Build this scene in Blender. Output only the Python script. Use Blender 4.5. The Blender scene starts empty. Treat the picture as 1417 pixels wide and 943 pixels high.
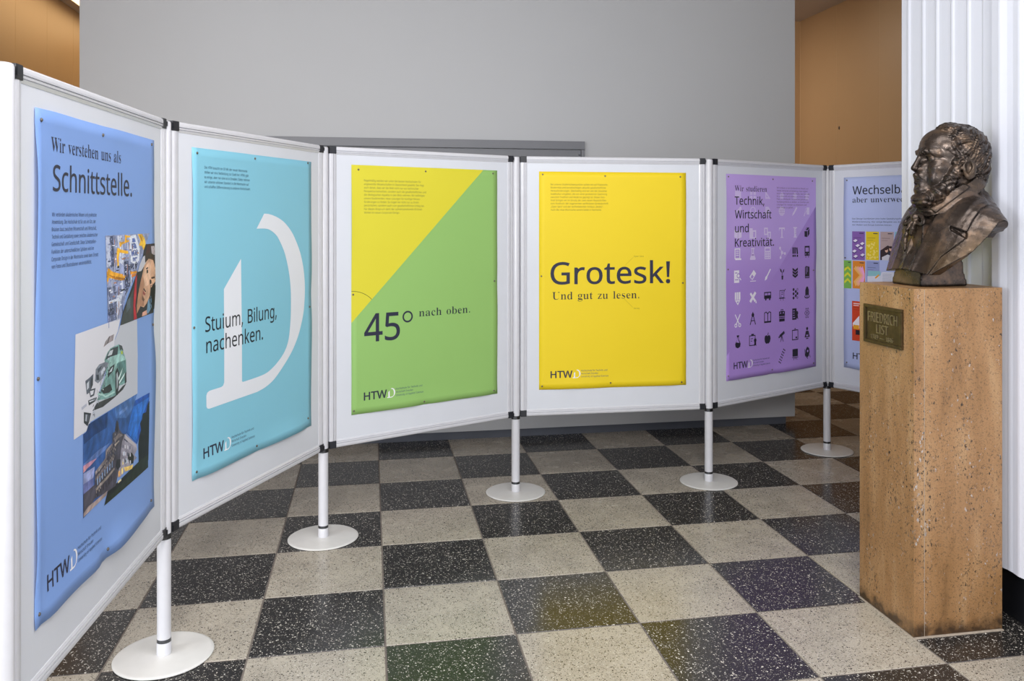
import bpy, bmesh, math, random
import numpy as np
from mathutils import Vector, Matrix
from mathutils.geometry import tessellate_polygon

SC = bpy.context.scene
COL = SC.collection
# ---------------------------------------------------------------- camera, world, lights, exposure
EYE = 1.5                                   # lens height above the floor
cd = bpy.data.cameras.new('camera'); cam = bpy.data.objects.new('camera', cd); COL.objects.link(cam)
cam.location = (0, 0, EYE); cam.rotation_euler = (math.pi/2, 0, 0)
cd.sensor_fit = 'HORIZONTAL'; cd.sensor_width = 36; cd.lens = 36*1177/1417
cd.shift_x = -23.2/1417; cd.shift_y = -170.4/1417; cd.clip_start = .05
SC.camera = cam

YAW = .1844                                 # the room is turned a little against the lens
T = .46365                                  # tile pitch
ORG = Vector((-.9261, 5.2539, 0))           # a tile corner near the far boards
RM = Matrix.Translation(ORG) @ Matrix.Rotation(YAW, 4, 'Z')
def room(a, b, z=0): return RM @ Vector((a, b, z))

w = bpy.data.worlds.new('world'); SC.world = w; w.use_nodes = True
w.node_tree.nodes['Background'].inputs[0].default_value = (.93, .955, 1, 1)
w.node_tree.nodes['Background'].inputs[1].default_value = 1.45

def area(name, a, b, z, sx, sy, power, col, target):
    l = bpy.data.lights.new(name, 'AREA'); l.shape = 'RECTANGLE'; l.size = sx; l.size_y = sy
    l.energy = power; l.color = col
    o = bpy.data.objects.new(name, l); COL.objects.link(o); o.location = room(a, b, z)
    o.rotation_euler = (room(*target)-o.location).to_track_quat('-Z', 'Y').to_euler()
    return o
# daylight and lamps of the hall behind the photographer, bounced softly forward; plus two added fills
area('hall_light', .9, -7.4, 2.2, 3.2, 2.4, 26, (1, .985, .98), (.9, -1.5, .9))
area('lamp_behind_camera', -.5, -7.2, 2.75, 1.0, .8, 125, (1, .99, .985), (1.6, -.6, .7))
area('hall_ceiling_light', .4, -3.6, 3.40, 2.4, 1.2, 62, (1, .985, .98), (.4, -3.4, 0))
area('corridor_fill', 2.6, 1.9, 3.35, 1.6, .5, 26, (1, .9, .8), (3.0, 1.9, 0))  # added unseen fill that brightens the right ochre wall and ceiling
area('side_fill', -4.2, -5.2, 2.0, 2.2, 2.0, 105, (.97, .98, 1), (2.0, -2.6, 1.2))  # added unseen fill from the left for pillar, pedestal and boards

SC.view_settings.view_transform = 'Standard'; SC.view_settings.look = 'None'
SC.view_settings.exposure = -0.07; SC.view_settings.gamma = 1; SC.view_settings.use_curve_mapping = False

# ---------------------------------------------------------------- helpers
def lin(c):
    return tuple(((x/255)/12.92 if x/255 <= .04045 else ((x/255+.055)/1.055)**2.4) for x in c)
MATS = {}
def mat(name, col=(200, 200, 200), rough=.5, metal=0., spec=.5, coat=0.):
    m = bpy.data.materials.new(name); m.use_nodes = True; MATS[name] = m
    b = m.node_tree.nodes['Principled BSDF']
    b.inputs['Base Color'].default_value = (*lin(col), 1)
    b.inputs['Roughness'].default_value = rough; b.inputs['Metallic'].default_value = metal
    b.inputs['Specular IOR Level'].default_value = spec; b.inputs['Coat Weight'].default_value = coat
    return m
def nd(m, typ, **kw):
    n = m.node_tree.nodes.new(typ)
    for k, v in kw.items():
        if k in n.inputs.keys(): n.inputs[k].default_value = v
        else: setattr(n, k, v)
    return n
def ln(m, a, b): m.node_tree.links.new(a, b)
def bsdf(m): return m.node_tree.nodes['Principled BSDF']
def ramp(m, fac, stops, interp='LINEAR'):
    r = nd(m, 'ShaderNodeValToRGB'); e = r.color_ramp; e.interpolation = interp
    while len(e.elements) < len(stops): e.elements.new(.5)
    for el, (p, c) in zip(e.elements, stops):
        el.position = p; el.color = (*(lin(c) if len(c) == 3 and max(c) > 1 else c), 1) if len(c) == 3 else c
    ln(m, fac, r.inputs[0]); return r.outputs[0]
def mix(m, fac, a, b, typ='MIX'):
    n = m.node_tree.nodes.new('ShaderNodeMix'); n.data_type = 'RGBA'; n.blend_type = typ
    for v, s in ((fac, 0), (a, 6), (b, 7)):
        if hasattr(v, 'is_linked'): ln(m, v, n.inputs[s])
        else: n.inputs[s].default_value = v if s == 0 else (*lin(v), 1)
    return n.outputs[2]
def noise_vary(m, scale, amount, coords='Object', stretch=(1, 1, 1), bump=0, bscale=60):
    """a little unevenness of tone and relief"""
    tc = nd(m, 'ShaderNodeTexCoord'); mp = nd(m, 'ShaderNodeMapping'); mp.inputs['Scale'].default_value = stretch
    ln(m, tc.outputs[coords], mp.inputs[0])
    n = nd(m, 'ShaderNodeTexNoise', Scale=scale, Detail=4); ln(m, mp.outputs[0], n.inputs[0])
    c = bsdf(m).inputs['Base Color'].default_value[:]
    r = nd(m, 'ShaderNodeValToRGB'); e = r.color_ramp.elements
    e[0].position = .3; e[1].position = .7
    e[0].color = (*[x*(1-amount) for x in c[:3]], 1); e[1].color = (*[min(1, x*(1+amount)) for x in c[:3]], 1)
    ln(m, n.outputs[0], r.inputs[0]); ln(m, r.outputs[0], bsdf(m).inputs['Base Color'])
    if bump:
        n2 = nd(m, 'ShaderNodeTexNoise', Scale=bscale, Detail=3); ln(m, mp.outputs[0], n2.inputs[0])
        b = nd(m, 'ShaderNodeBump', Strength=bump, Distance=.002); ln(m, n2.outputs[0], b.inputs['Height'])
        ln(m, b.outputs[0], bsdf(m).inputs['Normal'])
    return m

CRISP = set()
def crisp(me):
    if me.name in CRISP or len(me.polygons) > 60000: return
    CRISP.add(me.name)
    if any(p.use_smooth for p in me.polygons): me.set_sharp_from_angle(angle=.6)
def obj(name, me, m=None, parent=None, mx=None, kind=None):
    if isinstance(me, bmesh.types.BMesh):
        bm = me; me = bpy.data.meshes.new(name); bm.normal_update(); bm.to_mesh(me); bm.free()
    crisp(me)
    o = bpy.data.objects.new(name, me); COL.objects.link(o)
    if m and not me.materials: me.materials.append(m)
    if parent: o.parent = parent
    if mx is not None: o.matrix_local = mx
    if kind: o['kind'] = kind
    return o
def thing(name, label, cat, mx=None, group=None, base=None):
    o = base or bpy.data.objects.new(name, None)
    if not base:
        COL.objects.link(o); o.empty_display_size = .1
    if mx is not None: o.matrix_local = mx
    o['label'] = label; o['category'] = cat
    if group: o['group'] = group
    return o
def box(bm, x0, x1, y0, y1, z0, z1, bev=0):
    v = [bm.verts.new((x, y, z)) for x in (x0, x1) for y in (y0, y1) for z in (z0, z1)]
    fs = [bm.faces.new([v[i] for i in f]) for f in ((0, 1, 3, 2), (4, 6, 7, 5), (0, 4, 5, 1), (2, 3, 7, 6), (0, 2, 6, 4), (1, 5, 7, 3))]
    if bev:
        es = list({e for f in fs for e in f.edges})
        bmesh.ops.bevel(bm, geom=es, offset=bev, segments=2, affect='EDGES', profile=.7)
    return bm
def bx(*a, bev=0): return box(bmesh.new(), *a, bev=bev)
def lathe(prof, n=40, bm=None):
    bm = bm or bmesh.new(); rings = []
    for r, z in prof:
        rings.append([bm.verts.new((0, 0, z))] if r < 1e-6 else [bm.verts.new((r*math.cos(2*math.pi*k/n), r*math.sin(2*math.pi*k/n), z)) for k in range(n)])
    for A, B in zip(rings, rings[1:]):
        for k in range(n):
            q = [A[k % len(A)], A[(k+1) % len(A)], B[(k+1) % len(B)], B[k % len(B)]]
            q = [x for i, x in enumerate(q) if x not in q[:i]]
            if len(q) > 2: bm.faces.new(q)
    for f in bm.faces: f.smooth = True
    return bm
def extrude(prof, x0, x1, axis, smooth=False):
    """closed profile [(p, q)] swept from x0 to x1; axis 'x': (s, p, q), axis 'z': (p, q, s)"""
    bm = bmesh.new(); R = []
    for s in (x0, x1):
        R.append([bm.verts.new((s, p, q) if axis == 'x' else (p, q, s)) for p, q in prof])
    n = len(prof)
    for k in range(n):
        f = bm.faces.new((R[0][k], R[0][(k+1) % n], R[1][(k+1) % n], R[1][k])); f.smooth = smooth
    bm.faces.new(R[0][::-1]); bm.faces.new(R[1])
    bmesh.ops.recalc_face_normals(bm, faces=bm.faces)
    return bm

# ---------------------------------------------------------------- materials
white_alu = noise_vary(mat('white_lacquered_aluminium', (208, 209, 215), .27, spec=.6), 30, .02)
panel_white = noise_vary(mat('board_laminate', (214, 218, 226), .38), 6, .012)
cap_black = mat('black_plastic', (38, 40, 46), .45)
ring_metal = mat('dark_metal_ring', (90, 92, 96), .25, metal=.9)
plate_white = noise_vary(mat('base_plate_lacquer', (216, 216, 214), .32), 18, .03)
rubber = mat('rubber', (25, 25, 26), .8)
box_grey = noise_vary(mat('grey_wall_paint', (184, 186, 189), .55), 1.2, .015, bump=.08, bscale=160)
hatch_grey = noise_vary(mat('hatch_grey', (116, 118, 124), .45), 5, .03)
plinth_grey = noise_vary(mat('plinth_grey', (88, 92, 102), .5), 6, .08)
ochre = noise_vary(mat('ochre_wall_panel', (198, 162, 120), .42), .8, .04, bump=.05, bscale=90)
joint_pale = mat('pale_joint', (222, 192, 150), .6)
ceil_paint = noise_vary(mat('ceiling_paint', (214, 206, 200), .8), 1, .03)
hall_paint = noise_vary(mat('hall_paint', (205, 203, 200), .8), 1, .03)
white_clad = noise_vary(mat('white_cladding', (212, 216, 228), .35), 2, .012)
black_base = noise_vary(mat('black_skirting', (24, 25, 29), .3), 12, .15)
mortar = noise_vary(mat('floor_joint', (112, 104, 98), .75), 60, .18)
stone_joint = noise_vary(mat('pale_mortar', (168, 156, 142), .8), 60, .12)
pin_metal = mat('pin_steel', (128, 120, 110), .32, metal=.85)

def terrazzo(name, base, chipA, chipB, dens, seed, rough=.2):
    m = mat(name, base, rough, spec=.5)
    tc = nd(m, 'ShaderNodeTexCoord'); oi = nd(m, 'ShaderNodeObjectInfo')
    off = nd(m, 'ShaderNodeVectorMath', operation='MULTIPLY_ADD')
    cmb = nd(m, 'ShaderNodeCombineXYZ')
    for k in range(3): ln(m, oi.outputs['Random'], cmb.inputs[k])
    ln(m, cmb.outputs[0], off.inputs[0]); off.inputs[1].default_value = (37+seed, 53, 11); ln(m, tc.outputs['Object'], off.inputs[2])
    n0 = nd(m, 'ShaderNodeTexNoise', Scale=7., Detail=5); ln(m, off.outputs[0], n0.inputs[0])
    cur = ramp(m, n0.outputs[0], [(.3, tuple(x*.93 for x in base)), (.7, tuple(min(255, x*1.06) for x in base))])
    warp = nd(m, 'ShaderNodeTexNoise', Scale=120., Detail=2); ln(m, off.outputs[0], warp.inputs[0])
    wv = nd(m, 'ShaderNodeVectorMath', operation='MULTIPLY_ADD'); ln(m, warp.outputs['Color'], wv.inputs[0]); wv.inputs[1].default_value = (.012, .012, .012); ln(m, off.outputs[0], wv.inputs[2])
    for sc, thr, col, cut in dens:
        v = nd(m, 'ShaderNodeTexVoronoi', Scale=float(sc)); v.inputs['Randomness'].default_value = 1; ln(m, wv.outputs[0], v.inputs['Vector'])
        sep = nd(m, 'ShaderNodeSeparateColor'); ln(m, v.outputs['Color'], sep.inputs[0])
        a = nd(m, 'ShaderNodeMath', operation='LESS_THAN'); ln(m, sep.outputs[0], a.inputs[0]); a.inputs[1].default_value = cut
        # chip radius differs from chip to chip
        r_ = nd(m, 'ShaderNodeMath', operation='MULTIPLY_ADD'); ln(m, sep.outputs[1], r_.inputs[0]); r_.inputs[1].default_value = thr; r_.inputs[2].default_value = thr*.35
        b = nd(m, 'ShaderNodeMath', operation='LESS_THAN'); ln(m, v.outputs['Distance'], b.inputs[0]); ln(m, r_.outputs[0], b.inputs[1])
        c = nd(m, 'ShaderNodeMath', operation='MULTIPLY'); ln(m, a.outputs[0], c.inputs[0]); ln(m, b.outputs[0], c.inputs[1])
        tone = ramp(m, sep.outputs[2], [(0, chipA if col == 0 else chipB), (1, tuple(x*.8 for x in (chipA if col == 0 else chipB)))])
        cur = mix(m, c.outputs[0], cur, tone)
    ln(m, cur, bsdf(m).inputs['Base Color'])
    rn = nd(m, 'ShaderNodeMath', operation='MULTIPLY_ADD'); ln(m, n0.outputs[0], rn.inputs[0]); rn.inputs[1].default_value = .16; rn.inputs[2].default_value = rough-.06
    ln(m, rn.outputs[0], bsdf(m).inputs['Roughness'])
    return m
light_terrazzo = terrazzo('light_terrazzo', (172, 165, 152), (74, 66, 58), (214, 208, 196), [(210, .42, 1, .3), (130, .33, 0, .30), (260, .42, 0, .34)], 3, .24)
dark_terrazzo = terrazzo('dark_terrazzo', (42, 41, 41), (222, 218, 208), (120, 116, 110), [(230, .36, 1, .24), (122, .33, 0, .17), (215, .38, 0, .2)], 9, .2)

def travertine():
    m = mat('travertine', (178, 140, 98), .42)
    tc = nd(m, 'ShaderNodeTexCoord'); mp = nd(m, 'ShaderNodeMapping'); mp.inputs['Scale'].default_value = (1, 1, .22); ln(m, tc.outputs['Object'], mp.inputs[0])
    n = nd(m, 'ShaderNodeTexNoise', Scale=11., Detail=7, Roughness=.62); ln(m, mp.outputs[0], n.inputs[0])
    cur = ramp(m, n.outputs[0], [(.25, (122, 90, 56)), (.42, (154, 116, 76)), (.55, (164, 126, 86)), (.75, (186, 152, 112))])
    n1 = nd(m, 'ShaderNodeTexNoise', Scale=150., Detail=6, Roughness=.8); ln(m, tc.outputs['Object'], n1.inputs[0])
    sp = ramp(m, n1.outputs[0], [(.33, (.3, .25, .2)), (.42, (.82, .78, .72)), (.5, (1., 1., 1.)), (.66, (1.12, 1.1, 1.06))])
    cur = mix(m, .8, cur, sp, 'MULTIPLY')
    # pits: clustered, drawn out along the bedding
    mp2 = nd(m, 'ShaderNodeMapping'); mp2.inputs['Scale'].default_value = (1, 1, .55); ln(m, tc.outputs['Object'], mp2.inputs[0])
    wn = nd(m, 'ShaderNodeTexNoise', Scale=110., Detail=4, Roughness=.7); ln(m, tc.outputs['Object'], wn.inputs[0])
    wv = nd(m, 'ShaderNodeVectorMath', operation='MULTIPLY_ADD'); ln(m, wn.outputs['Color'], wv.inputs[0]); wv.inputs[1].default_value = (.02, .02, .02); ln(m, mp2.outputs[0], wv.inputs[2])
    v = nd(m, 'ShaderNodeTexVoronoi', Scale=125.); ln(m, wv.outputs[0], v.inputs['Vector'])
    n2 = nd(m, 'ShaderNodeTexNoise', Scale=9., Detail=3); ln(m, mp.outputs[0], n2.inputs[0])
    th = nd(m, 'ShaderNodeMapRange'); ln(m, n2.outputs[0], th.inputs[0]); th.inputs[1].default_value = .38; th.inputs[2].default_value = .72; th.inputs[3].default_value = .12; th.inputs[4].default_value = .55
    sep = nd(m, 'ShaderNodeSeparateColor'); ln(m, v.outputs['Color'], sep.inputs[0])
    th2 = nd(m, 'ShaderNodeMath', operation='MULTIPLY'); ln(m, th.outputs[0], th2.inputs[0]); ln(m, sep.outputs[0], th2.inputs[1])
    pit = nd(m, 'ShaderNodeMath', operation='LESS_THAN'); ln(m, v.outputs['Distance'], pit.inputs[0]); ln(m, th2.outputs[0], pit.inputs[1])
    tone = ramp(m, sep.outputs[1], [(0, (40, 32, 27)), (.7, (88, 70, 54)), (.84, (112, 96, 82)), (.9, (158, 150, 144)), (1, (176, 170, 166))], 'LINEAR')
    cur = mix(m, pit.outputs[0], cur, tone)
    # dirt along the foot
    sx = nd(m, 'ShaderNodeSeparateXYZ'); ln(m, tc.outputs['Object'], sx.inputs[0])
    ft = nd(m, 'ShaderNodeMapRange'); ln(m, sx.outputs[2], ft.inputs[0]); ft.inputs[1].default_value = .09; ft.inputs[2].default_value = .0
    n3 = nd(m, 'ShaderNodeTexNoise', Scale=26., Detail=5); ln(m, tc.outputs['Object'], n3.inputs[0])
    f3 = nd(m, 'ShaderNodeMath', operation='MULTIPLY'); ln(m, ft.outputs[0], f3.inputs[0]); ln(m, n3.outputs[0], f3.inputs[1])
    fr = ramp(m, f3.outputs[0], [(.16, (0., 0., 0.)), (.42, (.9, .9, .9))])
    cur = mix(m, fr, cur, (52, 38, 26))
    ln(m, cur, bsdf(m).inputs['Base Color'])
    b = nd(m, 'ShaderNodeBump', Strength=.5, Distance=.0015); b.invert = True; ln(m, pit.outputs[0], b.inputs['Height']); ln(m, b.outputs[0], bsdf(m).inputs['Normal'])
    return m
trav = travertine()

# ---------------------------------------------------------------- the hall
LW, RW, CH = -2.80, 4.17, 3.46              # left wall, right wall, ceiling
fl = obj('floor', bx(-6, 9, -9, 5.2, -.12, -.0015), mortar, None, RM, 'structure')
def tile_mesh(name, m):
    me = bpy.data.meshes.new(name); bm = bx(-.5*T+.0028, .5*T-.0028, -.5*T+.0028, .5*T-.0028, -.03, 0)
    es = [e for e in bm.edges if all(v.co.z > -.01 for v in e.verts)]
    bmesh.ops.bevel(bm, geom=es, offset=.0016, segments=1, affect='EDGES'); bm.to_mesh(me); bm.free(); me.materials.append(m); return me
tm = [tile_mesh('light_tile', light_terrazzo), tile_mesh('dark_tile', dark_terrazzo)]
rest = {0: bmesh.new(), 1: bmesh.new()}
for i in range(-12, 19):
    for j in range(-10, 17):
        a, b = (i+.5)*T, -(j+.5)*T; p = (i+j) % 2
        if b > .36+.25 and -1.6 < a < 2.7: continue            # under the partition
        if -5 <= i <= 8 and -6 <= j <= 7:
            o = obj('tile', tm[p], None, fl); o.matrix_local = Matrix.Translation((a, b, random.Random(i*31+j).uniform(-.0003, .0003)))
        else: box(rest[p], a-.5*T+.0028, a+.5*T-.0028, b-.5*T+.0028, b+.5*T-.0028, -.03, 0)
for p in (0, 1):
    o = obj('outer_tiles', rest[p], (light_terrazzo, dark_terrazzo)[p], fl, None, 'stuff')

obj('ceiling', bx(LW-.3, 8, -9, 5.2, CH, CH+.15), ceil_paint, None, RM, 'structure')
wl = obj('wall_left', bx(LW-.2, LW-.0012, -2.0, 5.2, -.1, CH), joint_pale, None, RM, 'structure')
wr = obj('wall_right', bx(RW+.0012, RW+.2, -1.84, 2.54, -.1, CH), joint_pale, None, RM, 'structure')
for k in range(-1, 11):                     # ochre boards with pale open joints between them
    b0 = 2.66-.67*(9-k)+.67*3
    if b0+.67 > -2.0 and b0 < 5.2: obj('panel', bx(LW-.0012, LW, max(b0, -2)+.0025, min(b0+.67, 5.2)-.0025, .0, CH, ), ochre, wl)
for k in range(6):
    b0 = 1.175+.6725*(k-4)
    obj('panel', bx(RW, RW+.0012, b0+.0025, min(b0+.6725, 2.52)-.0025, 0, CH), ochre, wr)
wf = obj('wall_far', bx(RW-.9, RW+.2, 2.54, 2.7, -.1, CH), joint_pale, None, RM, 'structure')
obj('panel', bx(RW-.9, RW+.0, 2.528, 2.54, 0, CH), ochre, wf)
obj('wall_back', bx(LW-.2, RW-.9, 5.0, 5.2, -.1, CH), ochre, None, RM, 'structure')
# small dark keyhole in the right wall, beside a joint
kh = obj('trim_1', lathe([(0, .003), (.011, .003), (.012, .0), (0, 0)], 16), cap_black, None, RM @ Matrix.Translation((RW-.0005, 1.80, 2.32)) @ Matrix.Rotation(-math.pi/2, 4, 'Y') @ Matrix.Diagonal((1.4, .8, 1, 1)), 'structure')

# grey partition block with a recessed plinth
BF = .36
part = obj('partition', bx(-1.824, 2.967, BF, 1.35, .062, CH), box_grey, None, RM, 'structure')
obj('plinth', bx(-1.78, 2.92, BF+.045, 1.30, 0, .062), plinth_grey, part)
# wide shutter hatch in the partition: frame, head rail and lamellas
ht = thing('shutter_hatch', 'dark grey shutter hatch set in the grey partition behind the green poster', 'shutter', RM @ Matrix.Translation((0, BF, 0)))
obj('frame_head', bx(-1.3, 1.396, -.030, -.0005, 1.966, 2.022, bev=.003), hatch_grey, ht)
for x0, x1 in ((-1.3, -1.25), (1.372, 1.396)): obj('frame_side', bx(x0, x1, -.028, -.0005, .62, 1.964, bev=.003), hatch_grey, ht)
obj('frame_sill', bx(-1.3, 1.396, -.034, -.0005, .58, .618, bev=.003), hatch_grey, ht)
for k in range(17):
    z = .622+k*.079
    obj('slat', bx(-1.248, 1.370, -.018, -.002, z, z+.075, bev=.004), hatch_grey, ht)
obj('lock', lathe([(0, .006), (.006, .006), (.007, 0), (0, 0)], 12), ring_metal, ht, Matrix.Translation((1.36, -.019, 1.93)) @ Matrix.Rotation(math.pi/2, 4, 'X'))

# luminous trough in the ceiling left of the partition
lt = thing('ceiling_light', 'long warm glowing ceiling light above the ochre wall on the left', 'lamp', RM @ Matrix.Translation((-2.25, 3.0, CH)))
glow = mat('warm_diffuser', (255, 232, 190), .5); bsdf(glow).inputs['Emission Color'].default_value = (*lin((255, 226, 176)), 1); bsdf(glow).inputs['Emission Strength'].default_value = 2.2
obj('housing', bx(-.42, .34, -1.7, 1.7, -.03, -.0005, bev=.004), white_clad, lt)
obj('diffuser', bx(-.40, .32, -1.68, 1.68, -.036, -.0305), glow, lt)

# white ribbed pillar on the right with a black skirting
A0 = 2.317; B0 = -1.845
pr = [(A0+.0055, B0)]; 
for bb in (-1.899, -2.001, -2.092, -2.19, -2.286):
    for db, da in ((.028, .0055), (.014, .0045), (.007, .0012), (.004, .0), (-.004, .0), (-.007, .0012), (-.014, .0045), (-.028, .0055)):
        pr.append((A0+da, bb+db))
pr += [(A0+.0055, -2.36), (A0+.002, -2.372), (A0+.002, -2.498), (A0-.05, -2.500), (A0-.066, -2.503)]
b = -2.503
for k in range(14):
    pr += [(A0-.068, b-.012), (A0-.072, b-.034), (A0-.074, b-.043), (A0-.074, b-.051), (A0-.072, b-.060), (A0-.068, b-.08)]; b -= .097
pr += [(A0-.062, -5.2), (A0+2.4, -5.2), (A0+2.4, B0)]
pil = obj('pillar', extrude(pr, .205, CH, 'z'), white_clad, None, RM, 'structure')
obj('skirting', bx(A0-.004, A0+2.4, -5.2, B0-.002, 0, .2045, bev=.002), black_base, pil)
# ---------------------------------------------------------------- posts and boards
POST = [(-1.1209, 1.8107), (-1.2477, 2.9096), (-.961, 3.978), (-.0717, 4.6365), (1.0197, 4.8208), (1.9172, 5.4682), (2.5561, 4.5648)]
POST = [Vector((x, y, 0)) for x, y in POST]
BT, BB, PR = 1.834, .415, .0228             # board top, board bottom, pole radius
pole_me = lathe([(0, .062), (PR, .062), (PR, 1.822), (PR-.002, 1.828), (PR-.006, 1.830), (0, 1.830)], 32)
ring_me = lathe([(0, .050), (PR+.0004, .050), (PR+.0004, .0618), (0, .0618)], 32)
sleeve_me = lathe([(0, .0085), (PR+.0012, .0085), (PR+.0012, .048), (PR, .0498), (0, .0498)], 32)
clamp_me = lathe([(0, BB-.012), (PR+.0014, BB-.012), (PR+.0014, BB+.006), (0, BB+.006)], 32)
plate_me = lathe([(0, .0082), (.150, .0082), (.1575, .0072), (.1615, .0045), (.1612, .0022), (.158, .0018), (0, .0018)], 72)
pad_me = lathe([(0, .0017), (.146, .0017), (.146, .0001), (0, .0001)], 48)
BM = {}
for n, b, m in (('pole', pole_me, white_alu), ('collar_ring', ring_me, ring_metal), ('sleeve', sleeve_me, white_alu), ('clamp_ring', clamp_me, ring_metal), ('base_plate', plate_me, plate_white), ('rubber_pad', pad_me, rubber)):
    me = bpy.data.meshes.new(n); b.normal_update(); b.to_mesh(me); b.free(); me.materials.append(m); BM[n] = me
plabels = ['white support post at the near end of the row, beside the pale blue poster',
           'white support post on a round base between the pale blue and turquoise poster boards',
           'white support post on a round base between the turquoise and green poster boards',
           'white support post on a round base between the green and yellow poster boards',
           'white support post on a round base between the yellow and purple poster boards',
           'white support post on a round base between the purple and lavender poster boards',
           'white support post at the far end of the lavender poster board, behind the pillar']
for k, p in enumerate(POST):
    t = thing('support_post', plabels[k], 'post', Matrix.Translation(p) @ Matrix.Rotation(.7*k, 4, 'Z'), 'posts of the exhibition boards')
    for n in BM: obj(n, BM[n], None, t)

# aluminium rail: rounded face, two grooves, thin lip; (inward distance, half depth)
half = [(0, .0075), (.0022, .0122), (.0065, .0148), (.013, .0156), (.0185, .0152), (.0188, .0095), (.0214, .0095), (.0218, .0146), (.0268, .0138), (.0272, .0100), (.0292, .0100), (.0296, .0128), (.0375, .0098), (.0378, .007)]
prof = half+[(w_, -d) for w_, d in half[::-1]]
def rail(L, axis):
    if axis == 'x': return extrude([(d, w_) for w_, d in prof], .0, L, 'x')
    return extrude([(w_, d) for w_, d in prof], .0, L, 'z')
names = ['pale blue', 'turquoise', 'green and yellow', 'plain yellow', 'purple', 'lavender']
BOARD = []
for k in range(6):
    a, b = POST[k], POST[k+1]; d = b-a; L = d.length; ang = math.atan2(d.y, d.x)
    mx = Matrix.Translation((a.x, a.y, 0)) @ Matrix.Rotation(ang, 4, 'Z'); BOARD.append(mx)
    t = thing('display_board', f'white aluminium framed display board that carries the {names[k]} poster', 'board', mx, 'display boards in a zigzag row')
    g = PR+.0018; x0, x1 = g, L-g; cap = .034
    obj('panel', bx(x0+.034, x1-.034, -.0085, .0085, BB+.034, BT-.034), panel_white, t)
    Lh = x1-x0-2*cap; Lv = BT-BB-2*cap
    obj('top_rail', rail(Lh, 'x'), white_alu, t, Matrix.Translation((x0+cap, 0, BT)) @ Matrix.Diagonal((1, 1, -1, 1)))
    obj('bottom_rail', rail(Lh, 'x'), white_alu, t, Matrix.Translation((x0+cap, 0, BB)))
    obj('side_rail', rail(Lv, 'z'), white_alu, t, Matrix.Translation((x0, 0, BB+cap)))
    obj('side_rail', rail(Lv, 'z'), white_alu, t, Matrix.Translation((x1, 0, BB+cap)) @ Matrix.Diagonal((-1, 1, 1, 1)))
    for xa, sg in ((x0, 1), (x1, -1)):
        for za, sz in ((BB, 1), (BT, -1)):
            bm = bx(*sorted((xa, xa+sg*(cap+.0004))), -.0168, .0168, *sorted((za-sz*.0006, za+sz*(cap+.0002))), bev=.004)
            c = obj('corner_cap', bm, cap_black, t)
            bm = bx(*sorted((xa-sg*.0012, xa+sg*.006)), -.0195, -.0172, *sorted((za+sz*.008, za+sz*.024)))
            box(bm, *sorted((xa-sg*.0012, xa+sg*.0005)), -.0195, .004, *sorted((za+sz*.008, za+sz*.024)))
            obj('clamp_hook', bm, cap_black, c)

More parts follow.
